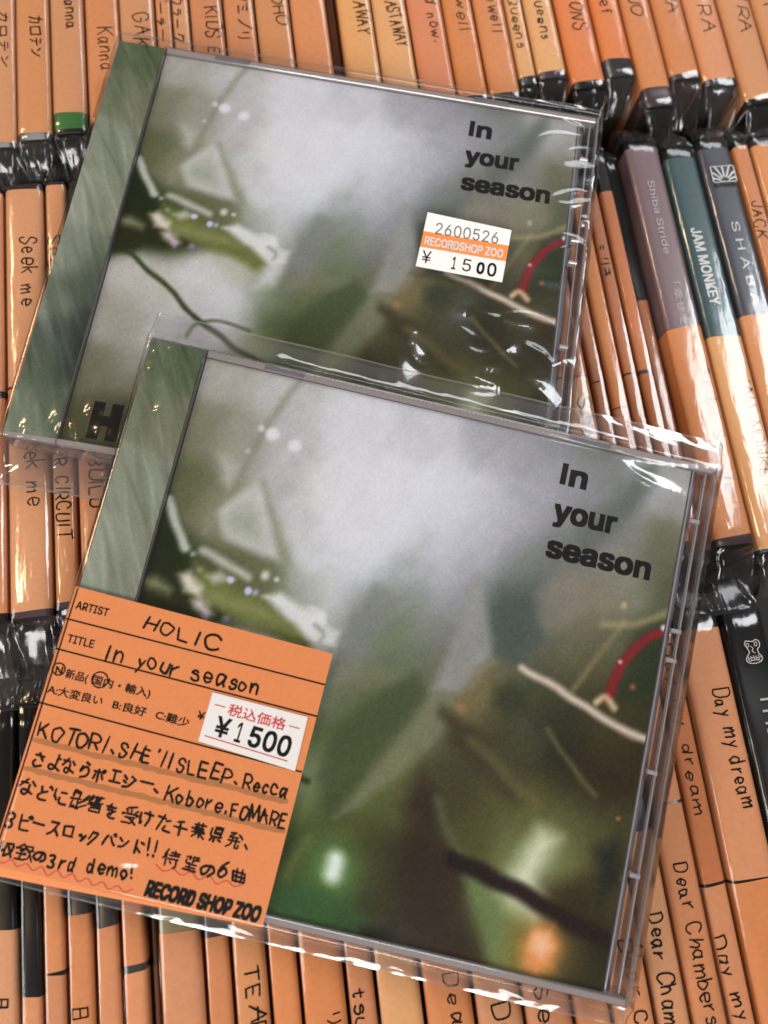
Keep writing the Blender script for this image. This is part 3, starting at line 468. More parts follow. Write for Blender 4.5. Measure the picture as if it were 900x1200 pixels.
# ------------------------------------------------------------------ the setting
fl = MB()
fl.face([fl.vert(-600, -500, 0), fl.vert(700, -500, 0), fl.vert(700, 700, 0), fl.vert(-600, 700, 0)])
o = fl.build('floor', FLOOR); o['kind'] = 'structure'

# ------------------------------------------------------------------ CDs filed spine up
def prof(x, hw, slim):
    u = min(abs(x) / hw, 1.0)
    return (0.22 if slim else 0.30) * (1 - u * u) - (0.8 if slim else 1.0) * u ** 8

UU = [-1, -.99, -.97, -.94, -.9, -.85, -.78, -.68, -.55, -.38, -.15, .15, .38, .55, .68, .78, .85, .9, .94, .97, .99, 1]

def filed_cd(key, x0, x1, ytop, ybot, slips, label, group, prints=(), z=0.0, lean=0.0, bag=True, ends=(10, 10), seed=0, bot='black'):
    rng = random.Random(hash(key) % 1000 if False else sum(ord(c) * (i + 3) for i, c in enumerate(key)) + seed)
    slim = (x1 - x0) < 7.5
    if bot == 'black' and key[0] in 'AB' or key[0] == 'R' and bot == 'black': bot = rng.choice(['black', 'plum', 'graphite', 'graphite'])
    elif bot == 'black' and key != 'D6': bot = rng.choice(['black', 'black', 'graphite'])
    cx, cy = (x0 + x1) / 2, (ytop + ybot) / 2
    zt = OZ / MM - 0.75 + z                                   # top of the plain spine above the floor
    hw = (x1 - x0) / 2 - 0.42
    t = thing('compact_disc', label, 'CD', (cx * MM, cy * MM, 0), group)
    # --- case: printed spine, body down to the floor
    mb = MB()
    mats, names = [PRINT[bot]], [bot]
    cuts = sorted({ybot, ytop} | {p for s in prints for p in s[:2] if ybot < p < ytop})
    rows, seg = [], []
    for a in cuts:
        rows.append([(-hw, a - cy, 0.0)] + [(u * hw, a - cy, zt + prof(u * hw, hw, slim)) for u in UU] + [(hw, a - cy, 0.0)])
    for a, b in zip(cuts, cuts[1:]):
        m = bot
        for s in prints:
            if s[0] <= (a + b) / 2 <= s[1]: m = s[2]
        if m not in names: names.append(m); mats.append(PRINT[m])
        seg.append(names.index(m))
    mb.grid(rows, mif=lambda i, j: seg[i], smf=lambda i, j: 0 < j < len(UU))
    n = len(UU) + 2
    last = (len(rows) - 1) * n
    mb.face(list(range(n))[::-1]); mb.face([last + i for i in range(n)])
    case = mb.build('case', mats, t)
    # --- paper slips folded over the spine
    slip_objs = []
    for (ya, yb, tone) in slips:
        sb = MB()
        sh = hw + 0.10
        rows = []
        ny = max(2, int((yb - ya) / 6))
        sk = rng.uniform(-.35, .35)
        for i in range(ny + 1):
            y = ya + (yb - ya) * i / ny - cy
            rows.append([(-sh, y, zt - 45)] + [(u * sh, y + sk * u * (1 if i in (0, ny) else 0), zt + 0.10 + prof(u * sh, sh, slim)) for u in UU] + [(sh, y, zt - 62)])
        sb.grid(rows, smf=lambda i, j: 0 < j < len(UU))
        slip_objs.append((ya, yb, sb.build('paper_slip', ORANGE[tone], t)))
    # --- lettering
    def put(px, py, lift):
        lx = max(-hw, min(hw, px - cx))
        return (lx, py - cy, zt + 0.21 + prof(lx, hw + .1, slim) + lift)
    hands, prs = {}, None
    for kind, s, A, B, h, col in ROW_TEXT.get(key, []):
        if kind == 'h':
            ym = (A[1] + B[1]) / 2
            own = min(slip_objs, key=lambda q: 0 if q[0] - 3 <= ym <= q[1] + 3 else abs((q[0] + q[1]) / 2 - ym)) if slip_objs else None
            k = id(own[2]) if own else 0
            over = max(A[0], B[0]) + h - (cx + hw - .9)          # keep the pen on the paper
            if over > 0: A, B = (A[0] - over, A[1]), (B[0] - over, B[1])
            if k not in hands: hands[k] = (MB(), own[2] if own else case)
            hand_text(hands[k][0], s, A, B, h, put, rng.uniform(.36, .46) if h > 3 else .36, rng)
        else:
            if prs is None: prs = (MB(), col)
            font_text(prs[0], s, A, B, h, put, 0.025 if kind == 'b' else 0.0)
    for hm, own in hands.values(): hm.build('handwriting', INK, own)
    if prs:
        prs[0].build('printed_lettering', COLS[prs[1]], case)
    # --- clear bag, gathered beyond both ends
    if bag:
        fb = MB()
        bw = hw + 0.30
        st = []
        for d, (hs, zd, am) in ((-1, None),) if False else ():
            pass
        def station(y, ws, zd, am, dep, sy=0.0):
            row = []
            pts = [(-1, -dep)] + [(u, None) for u in UU] + [(1, -dep)]
            for u, zz in pts:
                x = u * bw * ws
                zv = zt + zz if zz is not None else zt + 0.36 + prof(u * bw, bw, slim) - zd
                f = 0.4 if zz is not None else 1.0
                row.append((x + rng.gauss(0, am * .5 * f), y - cy + rng.gauss(0, am * sy), zv + rng.gauss(0, am * f)))
            return row
        rows, kinds = [], []
        def tail(sign, yend, Lg):
            res = []
            g = rng.uniform(.25, .6)
            for fr in (1.0, .8, .6, .42, .26, .13, .05):
                d = Lg * fr
                ws = 1 - g * fr ** 1.5 if fr < .7 else 1 - g * .45
                res.append(station(yend + sign * (0.5 + d), ws, .5 + 8.0 * fr ** 1.5, 0.36 if fr > .1 else .10, 26 - 10 * fr, .6))
            return res
        rows += tail(-1, ybot, ends[1]); nb = len(rows)
        m = max(6, int((ytop - ybot) / 5))
        for i in range(m + 1):
            rows.append(station(ybot - .4 + (ytop - ybot + .8) * i / m, 1, 0.0, 0.035, 40))
        ne = len(rows)
        rows += tail(1, ytop, ends[0])[::-1]
        fb.grid(rows, mif=lambda i, j: 1 if (i < nb - 1 or i >= ne) else 0, smf=lambda i, j: True)
        fb.build('plastic_bag', [FILM, FILM_END], t)
    return t

GA, GB, GC = 'CDs filed in the top row', 'CDs filed in the middle row', 'CDs filed in the bottom row'
# key, x0, x1, label end (lower), case end, tone, flap length, z, label
TOP = [
 ('A0', -97.4, -86.9, 141, 139.5, 'a', 9, 0, None),
 ('A1', -86.8, -76.5, 141.1, 139.3, 'b', 9, 0, 'orange-spined CD at the far left end of the top row'),
 ('A2', -76.4, -66.2, 143.3, 140.8, 'b', 9, .4, 'second CD from the left in the top row, orange spine with handwritten katakana'),
 ('A3', -66.1, -55.8, 149.7, 142.4, 'b', 9, .2, 'top row CD whose orange slip ends in a bright green band'),
 ('A4', -55.7, -45.1, 146, 144, 'a', 9, -.3, 'orange-spined CD right of the green-banded one, half hidden by the corner of the upper case'),
 ('A5', -45.0, -34.1, 146, 144, 'b', 9, .3, 'orange-spined CD directly above the top left corner of the upper CD case'),
 ('A6', -34.0, -28.9, 146, 144, 'b', 9, -.2, 'left one of the two slim orange-spined CDs side by side in the top row'),
 ('A7', -28.8, -23.4, 146, 144, 'b', 9, .1, 'right one of the two slim orange-spined CDs side by side in the top row'),
 ('A8', -23.3, -13.0, 146, 144, 'a', 9, .2, 'orange-spined CD just right of the slim pair, with large handwritten capitals'),
 ('A9', -12.9, -3.1, 146, 144, 'a', 9, -.2, 'orange-spined CD with handwritten katakana, second right of the slim pair'),
 ('A10', -3.0, 7.9, 146, 144, 'b', 9, .2, 'orange-spined CD with a short word at the photo edge, left of the blank one'),
 ('A11', 8.0, 19.5, 146, 144, 'a', 9, 0, 'blank orange-spined CD without any writing in the middle of the top row'),
 ('A12', 22.9, 33.8, 146, 144, 'c', 9, .3, 'yellowish orange CD just right of the sunken dark spine in the top row'),
 ('A13', 33.9, 45.0, 146, 144, 'c', 9, 0, 'second yellowish orange CD right of the sunken dark spine'),
 ('A14', 45.1, 56.3, 146, 144, 'd', 9, .4, 'deepest orange CD of the top row, beside the two yellowish ones'),
 ('A15', 56.4, 66.3, 146, 144, 'a', 9, -.1, 'orange-spined CD between the deepest orange one and the one meeting the case edge'),
 ('A16', 66.4, 76.4, 146.1, 143.6, 'a', 8, .2, 'orange-spined CD left of the slim pale one, its slip ending at the case edge'),
 ('A17', 76.6, 82.6, 152, 149, 'c', 8, -.3, 'slim pale orange CD near the right corner of the upper case'),
 ('A18', 82.7, 92.4, 153, 150.5, 'c', 9, .1, 'pale orange CD of full width just right of the slim pale one'),
 ('A19', 92.8, 104.0, 148.1, 145.5, 'd', 9, .5, 'deep orange CD ending just above the right corner of the upper case'),
 ('A20', 104.4, 114.3, 156.1, 149.5, 'd', 8, .1, 'top row CD whose orange slip ends highest, dark film below it'),
 ('A21', 114.5, 124.6, 144.3, 137.2, 'a', 8, .2, 'top row CD with a long dark spine end reaching down to the mauve one'),
 ('A22', 124.8, 135.2, 148.6, 146.8, 'a', 12, .2, 'orange-spined CD directly above the teal spine'),
 ('A23', 135.4, 146.7, 146, 144, 'a', 14, 0, 'orange-spined CD directly above the navy spine with the sun emblem'),
 ('A24', 146.9, 158.2, 137.2, 135.4, 'b', 8, .3, 'orange-spined CD second from the right end of the top row'),
 ('A25', 158.4, 169.0, 138, 136, 'b', 8, 0, 'rightmost orange-spined CD of the top row, cut by the photo edge'),
]
for key, x0, x1, e, ce, tone, fl_, z, lab in TOP:
    if lab is None: continue
    pr = [(144.0, 150.5, 'green')] if key == 'A3' else [(ce, e, 'plum')] if key == 'A21' else ()
    filed_cd(key, x0, x1, ce + 124, ce, [(e, e + 62, tone)], lab, GA, pr, z, ends=(6, fl_))
filed_cd('A11b', 19.7, 22.7, 268, 144, [(147, 208, 'f')], 'thin brown spine darkened for shade, sunken between orange ones in the top row', GA, [(144, 268, 'brown')], -5, ends=(6, 8))

filed_cd('B0', -91.5, -80.7, 126, 0, [(62, 124, 'a'), (1.5, 60, 'a')], 'orange-spined CD sliver at the left photo edge in the middle row', GB, (), 0, ends=(11, 13))
filed_cd('B1', -80.3, -69.4, 126, -0.2, [(63, 124.3, 'b'), (1.5, 62.4, 'b')], 'wide orange-spined CD left of the upper case in the middle row', GB, (), .3, ends=(12, 14))
filed_cd('B2', -69.1, -62.9, 126.5, 1.2, [(64, 125.4, 'b'), (2.8, 63.4, 'b')], 'slim orange-spined CD between the wide one and the upper case', GB, (), -.2, ends=(13, 12))
filed_cd('B3', -62.5, -54.3, 126, 1.0, [(3, 64, 'a')], 'orange-spined CD under the lower left corner of the upper case', GB, (), 0, ends=(12, 12))
filed_cd('R0', 69.2, 79.9, 123, -1, [(50.5, 110.2, 'e'), (1, 50, 'b')], 'orange-spined CD beside the right edge of the upper case, seam across it', GB, (), -.4)
filed_cd('R1', 80.2, 84.4, 123, -1, [(48.5, 110.5, 'e'), (0, 48, 'e')], 'slim brownish orange CD, first right of the upper case edge', GB, (), -.8)
filed_cd('R2', 84.6, 89.7, 122.5, -1, [(40, 110.5, 'a'), (0, 39.6, 'e')], 'slim orange CD, second right of the upper case edge', GB, (), -.4)
filed_cd('R3', 89.9, 94.1, 122.5, -1, [(50, 110, 'e'), (0, 49.6, 'e')], 'slim brownish orange CD, third right of the upper case edge', GB, (), -.7)
filed_cd('R4', 94.3, 98.9, 122.5, -1, [(50.4, 109, 'e'), (0, 49.2, 'e')], 'slim orange CD with a dark seam, left of the dark film-covered spine', GB, (), -.5)
filed_cd('R5', 99.3, 104.2, 122, -1, [(0, 74, 'e')], 'slim sunken CD with a dark upper half, directly left of the mauve spine', GB, (), -4.5)  # shade of the recess put into the slip's browner paper colour
filed_cd('R6', 104.6, 115.8, 124.2, -2.6, [(-.2, 62.0, 'a')], 'mauve-spined CD with pale printed title and an orange slip on its lower half', GB, [(62, 122.8, 'purple'), (-2.6, 0, 'plum')], .3, ends=(11, 12))
filed_cd('R7', 116.2, 127.0, 121.4, -5.5, [(-4.9, 58.0, 'c')], 'teal-spined CD with bold white printed title', GB, [(50, 118.2, 'teal'), (-5.5, -4.9, 'teal')], .2, ends=(12, 11))
filed_cd('R8', 127.4, 138.2, 123.6, -4, [(-3, 63.9, 'b')], 'navy-spined CD with spaced white letters and a small sun emblem', GB, [(60, 120.6, 'navy')], .3, ends=(10, 11))
filed_cd('R9', 138.7, 144.3, 122.6, -3, [(0, 120.8, 'a')], 'slim orange CD directly right of the navy spine', GB, (), .1, ends=(11, 10))
filed_cd('R10', 144.8, 155.6, 123, -3, [(0, 120.4, 'b')], 'orange-spined CD at the right photo edge in the middle row', GB, (), .2, ends=(11, 10))

LOW = [
 ('C0', -96.0, -85.4, [(-136, -72, 'a')], 'black', 0, None),
 ('C1', -85.2, -79.2, [(-136, -71.6, 'b')], 'black', 0, 'orange-slipped CD at the left photo edge in the bottom row'),
 ('C2', -78.9, -73.9, [(-148, -86.4, 'a')], 'black', -.3, 'slim CD with a long dark spine, second from the left in the bottom row'),
 ('C3', -73.6, -68.5, [(-145, -82.6, 'a'), (-81.9, -40, 'a')], 'black', .1, 'slim orange CD with a thin dark seam, left of the one with the sun character'),
 ('C4', -68.2, -62.2, [(-136, -70.6, 'a')], 'black', .2, 'slim orange CD with a small boxy character near the bottom edge'),
 ('C5', -61.9, -56.3, [(-137, -74.1, 'a')], 'black', 0, 'slim orange CD in the bottom row, right of the one with the boxy character'),
 ('C6', -56.0, -50.3, [(-146, -84.4, 'a'), (-82.8, -40, 'a')], 'black', .2, 'slim orange CD crossed by a thick dark band below the orange label'),
 ('C7', -50.0, -48.1, [(-146, -84, 'f')], 'brown', -2.5, 'very thin dark brown spine in the bottom row below the label'),
 ('C8', -47.8, -37.7, [(-140, -77.3, 'a')], 'olive', .3, 'full width CD with an orange slip and pale olive top in the bottom row'),
 ('C9b', -37.4, -31.5, [(-142, -79.5, 'a')], 'plum', 0, 'slim orange CD between the olive-topped one and the one lettered in capitals'),
 ('C9', -31.2, -23.3, [(-142, -72, 'b')], 'black', .2, 'orange CD with tall handwritten capitals by the bottom photo edge'),
 ('C10', -23.0, -16.3, [(-142, -60, 'a')], 'black', -.1, 'plain slim orange CD right of the tall capitals in the bottom row'),
 ('C12', -16.0, -5.9, [(-142, -60, 'a')], 'black', .3, 'full width orange CD with only a small pen stroke at the bottom edge'),
 ('C13', -5.6, 0.9, [(-142, -60, 'a')], 'black', 0, 'slim orange CD with a cross-like pen mark in the bottom row'),
 ('C14', 1.2, 11.4, [(-142, -60, 'c')], 'black', .2, 'blank yellowish CD under the bottom edge of the lower case'),
 ('C15', 11.8, 23.0, [(-142, -60, 'a')], 'black', .1, 'orange CD with a handwritten word, just right of the blank yellowish one'),
 ('C16', 23.4, 34.2, [(-142, -60, 'b')], 'black', .2, 'orange CD with big handwriting, second right of the blank yellowish one'),
 ('C17', 34.6, 45.7, [(-142, -60, 'a')], 'black', 0, 'orange CD with handwriting, third right of the blank yellowish one'),
 ('C18', 46.1, 54.6, [(-142, -60, 'a')], 'black', -.2, 'plain orange CD just under the bottom right corner of the lower case'),
 ('D1', 55.0, 64.7, [(-142, -76, 'a')], 'black', 0, 'orange CD right of the lower case corner, its writing partly covered by the bag'),
 ('D2', 65.1, 73.0, [(-142, -70, 'b')], 'black', .2, 'orange CD with long handwriting, left one of the matching pair by the lower case'),
 ('D3', 73.4, 81.8, [(-142, -64.8, 'a'), (-64.4, -26, 'a')], 'black', .1, 'orange CD with long handwriting, right one of the matching pair, seam near its top'),
 ('D4', 82.3, 88.6, [(-142, -84.8, 'a'), (-84.1, -24, 'e')], 'black', -.6, 'slim brownish orange CD between the long handwriting and the wide bright slip'),
 ('D5', 89.1, 100.9, [(-142, -84.7, 'a'), (-84.2, -23.5, 'a')], 'black', .5, 'wide bright orange CD near the right photo edge below the black film gap'),
 ('D6', 101.6, 113.0, [], 'black', .2, 'black-spined CD with a silver emblem at the right photo edge'),
 ('D7', 113.4, 124.0, [], 'black', 0, None),
]
for key, x0, x1, sl_, top, z, lab in LOW:
    if lab is None: continue
    ce = -20.5 if key[0] == 'D' else -22.5
    filed_cd(key, x0, x1, ce, ce - 124.5, sl_, lab, GC, (), z, ends=(13, 5), bot=top)

# emblems printed on the spines (flat print, sub-parts of the cases)
def find_case(word):
    for o in C.objects:
        if o.get('category') == 'CD' and word in o['label']:
            return o, [c for c in o.children if c.name.startswith('case')][0]
t, case = find_case('sun emblem')
if 'sun' in t['label'] and 'navy-spined' not in t['label']:
    for o in C.objects:
        if o.get('category') == 'CD' and o['label'].startswith('navy-spined'):
            t, case = o, [c for c in o.children if c.name.startswith('case')][0]
mb = MB()
def ebar(p, q, w):
    cx, cy = t.location.x / MM, t.location.y / MM
    ribbon(mb, [p, q], w, lambda x, y, l: (x - cx, y - cy, OZ / MM - .75 + .3 + .55 + l))
ex0, ex1, ey0, ey1 = 129.7, 137.0, 108.3, 113.8
for p, q in (((ex0, ey0), (ex1, ey0)), ((ex1, ey0), (ex1, ey1)), ((ex1, ey1), (ex0, ey1)), ((ex0, ey1), (ex0, ey0))): ebar(p, q, .38)
ec = ((ex0 + ex1) / 2, ey0 + .3)
for a in (18, 42, 66, 90, 114, 138, 162):
    r0, r1 = 1.7, min(4.9 / max(math.sin(math.radians(a)), .01), 3.3 / max(abs(math.cos(math.radians(a))), .01))
    ebar((ec[0] + r0 * math.cos(math.radians(a)), ec[1] + r0 * math.sin(math.radians(a))), (ec[0] + r1 * math.cos(math.radians(a)), ec[1] + r1 * math.sin(math.radians(a))), .75)
arc = [(ec[0] + 1.25 * math.cos(math.radians(a)), ec[1] + 1.25 * math.sin(math.radians(a))) for a in range(0, 181, 20)]
for p, q in zip(arc, arc[1:]): ebar(p, q, .45)
cxx, cyy = t.location.x / MM, t.location.y / MM
font_text(mb, 'BATTANDY', (ex0, ey0 - 1.7), (ex1, ey0 - 1.7), 1.2, lambda x, y, l: (x - cxx, y - cyy, OZ / MM + .12), .03)
mb.build('printed_emblem', COLS['white'], case)

t, case = find_case('silver emblem')
mb = MB()
def scrib(pts, w=.22, closed=False):
    cx, cy = t.location.x / MM, t.location.y / MM
    for q in smooth_line(pts + ([pts[0]] if closed else [])):
        ribbon(mb, [(107.6 + a * .62, -31.0 + b * .62) for a, b in q], w, lambda x, y, l: (x - cx, y - cy, OZ / MM + .1 + .1))
scrib([(-3, 3.2), (-2.2, 4.6), (-.6, 4.4), (.8, 4.2), (2.4, 4.8), (3.6, 3.6), (3.2, 1.8), (2.2, .8), (2.4, -1), (3.4, -2.6), (2.6, -4.2), (0, -4.8), (-2.6, -4.4), (-3.6, -3), (-2.6, -1.4), (-1.6, -.2), (-2, 1.4)], .26, True)
scrib([(-2.4, 3.2), (-1.4, 3.6), (-1.2, 2.4), (-2.2, 2.2)], .22, True)
scrib([(1.2, 3.4), (2.2, 3.8), (2.4, 2.6), (1.4, 2.2)], .22, True)
for k in range(5): scrib([(-2.6 + k * 1.1, -1.6 - .2 * (k % 2)), (-2.2 + k * 1.1, -2.6), (-2.7 + k * 1.1, -3.4)], .2)
scrib([(-3, -2.8), (-1, -2.4), (1, -2.8), (3, -2.4)], .2); scrib([(-2.6, -3.8), (0, -3.5), (2.4, -3.8)], .2)
scrib([(-.4, 2.4), (.3, 1.2), (-.3, .2), (.9, -.6)], .2)
mb.build('printed_emblem', COLS['grey'], case)

# ------------------------------------------------------------------ the cover picture (a blurred stage photograph, printed)
def seg_dist(X, Y, a, b):
    dx, dy = b[0] - a[0], b[1] - a[1]
    L2 = dx * dx + dy * dy or 1e-9
    t = np.clip(((X - a[0]) * dx + (Y - a[1]) * dy) / L2, 0, 1)
    return np.hypot(X - (a[0] + t * dx), Y - (a[1] + t * dy))

def sstep(x):
    x = np.clip(x, 0, 1)
    return x * x * (3 - 2 * x)

def blend_controls(X, Y, ctrl, s):
    num = np.zeros(X.shape + (3,)); den = np.zeros(X.shape)
    for c in ctrl:
        d2 = (X - c[0]) ** 2 + (Y - c[1]) ** 2
        w = np.exp(-d2 / (2 * s * s)) + 2e-4 / (1 + d2)
        num += w[..., None] * np.array(c[2:5], float); den += w
    return num / den[..., None]

ART_X0, ART_X1, ART_Y0, ART_Y1 = -56.7, 64.9, -60.3, 60.2
nx, ny = 340, 336
gx, gy = np.linspace(ART_X0, ART_X1, nx), np.linspace(ART_Y0, ART_Y1, ny)
GX, GY = np.meshgrid(gx, gy)
IMG = blend_controls(GX, GY, ART, 4.4)
_r = np.random.default_rng(7)
def soft_noise(X, Y, lo, hi, n=14):
    o = np.zeros(X.shape)
    for k in range(n):
        lam, an = _r.uniform(lo, hi), _r.uniform(0, 6.283)
        o += np.sin(6.283 / lam * (X * math.cos(an) + Y * math.sin(an)) + _r.uniform(0, 6.283))
    return o / math.sqrt(n)
wob = 0.06 * soft_noise(GX, GY, 2, 5)
GX0, GY0 = GX, GY
GX = GX + .20 * soft_noise(GX0, GY0, 8, 22); GY = GY + .20 * soft_noise(GX0, GY0, 8, 22)
_u, _v = (GX0 - 2) * .8 + (GY0 - 36) * .6, -(GX0 - 2) * .6 + (GY0 - 36) * .8
_d = np.hypot(_u / 1.45, _v / .95)
IMG += (.26 * np.exp(-(_d / 28) ** 2.2))[..., None] * (np.array([205., 207., 214.]) - IMG)      # stage light bursting through the haze
for kind, pts, w, blur, col, al in SHAPES:
    if kind == 'l':
        q = smooth_line([tuple(p) for p in pts])[0]
        d = np.full(GX.shape, 1e9)
        for a, b in zip(q, q[1:]): d = np.minimum(d, seg_dist(GX, GY, a, b))
        A = 1 - sstep((d + wob * .4 - w / 2 + blur) / (2 * blur))
    elif kind == 'e':
        d = np.hypot(GX - pts[0], GY - pts[1])
        A = 1 - sstep((d + wob * .3 - w / 2 + blur) / (2 * blur))
    else:
        d = np.full(GX.shape, 1e9)
        ins = np.zeros(GX.shape, bool)
        for a, b in zip(pts, pts[1:] + pts[:1]):
            d = np.minimum(d, seg_dist(GX, GY, a, b))
            if abs(b[1] - a[1]) > 1e-9:
                hit = ((a[1] > GY) != (b[1] > GY)) & (GX < (b[0] - a[0]) * (GY - a[1]) / (b[1] - a[1]) + a[0])
                ins ^= hit
        sd = np.where(ins, -d, d)
        A = 1 - sstep((sd + wob + blur) / (2 * blur))
    IMG += (A * al)[..., None] * (np.array(col, float) - IMG)
IMG *= (1 + .014 * soft_noise(GX0, GY0, 4, 16, 24) + .008 * soft_noise(GX0 * .35 + GY0 * .2, GY0 * .5 - GX0 * .5, 1.2, 4, 20))[..., None]
IMG += _r.normal(0, 2.6, IMG.shape[:2])[..., None] + _r.normal(0, 1.6, IMG.shape)
ART_GAIN = 1.44
def to_lin(a):
    a = np.clip(a, 0, 255) / 255.0
    return np.where(a <= 0.04045, a / 12.92, ((a + 0.055) / 1.055) ** 2.4)

def picture_mesh(name, xs, ys, img, z, mat, attr, gain=ART_GAIN):
    nX, nY = len(xs), len(ys)
    me = bpy.data.meshes.new(name)
    V = np.zeros((nY * nX, 3))
    V[:, 0] = np.tile(xs, nY) * MM; V[:, 1] = np.repeat(ys, nX) * MM; V[:, 2] = z * MM
    i = np.arange(nY - 1)[:, None] * nX + np.arange(nX - 1)[None, :]
    F = np.stack([i, i + 1, i + 1 + nX, i + nX], -1).reshape(-1, 4)
    me.from_pydata(V.tolist(), [], F.tolist())
    ca = me.color_attributes.new(attr, 'FLOAT_COLOR', 'POINT')
    col = np.ones((nY * nX, 4)); lin_rgb = to_lin(img.reshape(-1, 3)) ** 1.06 * gain * np.array([.955, .985, 1.075])
    peak = np.maximum(lin_rgb.max(1, keepdims=True), 1e-4)
    lin_rgb *= np.where(peak > .55, .55 + .36 * np.tanh((peak - .55) / .36), peak) / peak
    col[:, :3] = np.clip(lin_rgb, 0.003, 0.9)
    ca.data.foreach_set('color', col.ravel().astype(np.float32))
    me.materials.append(mat)
    me.update()
    return me

ART_MAT = printed('cover_print', 'picture')
TOPZ = 10.2
art_mesh = picture_mesh('cover_picture', gx, gy, IMG, TOPZ - 1.55, ART_MAT, 'picture')
sx, sy = np.linspace(-70.7, -57.5, 40), np.linspace(-61.6, 61.6, 330)
SX, SY = np.meshgrid(sx, sy)
SIMG = blend_controls(SX, SY, STRIP, 3.4)
BR = np.zeros(SX.shape)
for k in range(420):                                   # brushed look: many long faint strokes, all leaning the same way
    x_, y_ = _r.uniform(-74, -54), _r.uniform(-66, 66)
    an = math.radians(26 + _r.normal(0, 5))
    dx, dy = math.sin(an), -math.cos(an)
    al_, ac = (SX - x_) * dx + (SY - y_) * dy, (SX - x_) * dy - (SY - y_) * dx
    BR += _r.normal(0, 6.5) * np.exp(-(al_ / _r.uniform(4, 11)) ** 2 - (ac / _r.uniform(.25, .8)) ** 2)
SIMG = (SIMG * .8 + SIMG.mean(-1, keepdims=True) * .2) * np.array([1.03, 1.0, .92]) + BR[..., None] + _r.normal(0, 3, SX.shape)[..., None]
STRIP_MESH = picture_mesh('printed_face', sx, sy, SIMG, TOPZ - .55, ART_MAT, 'picture', 1.02)

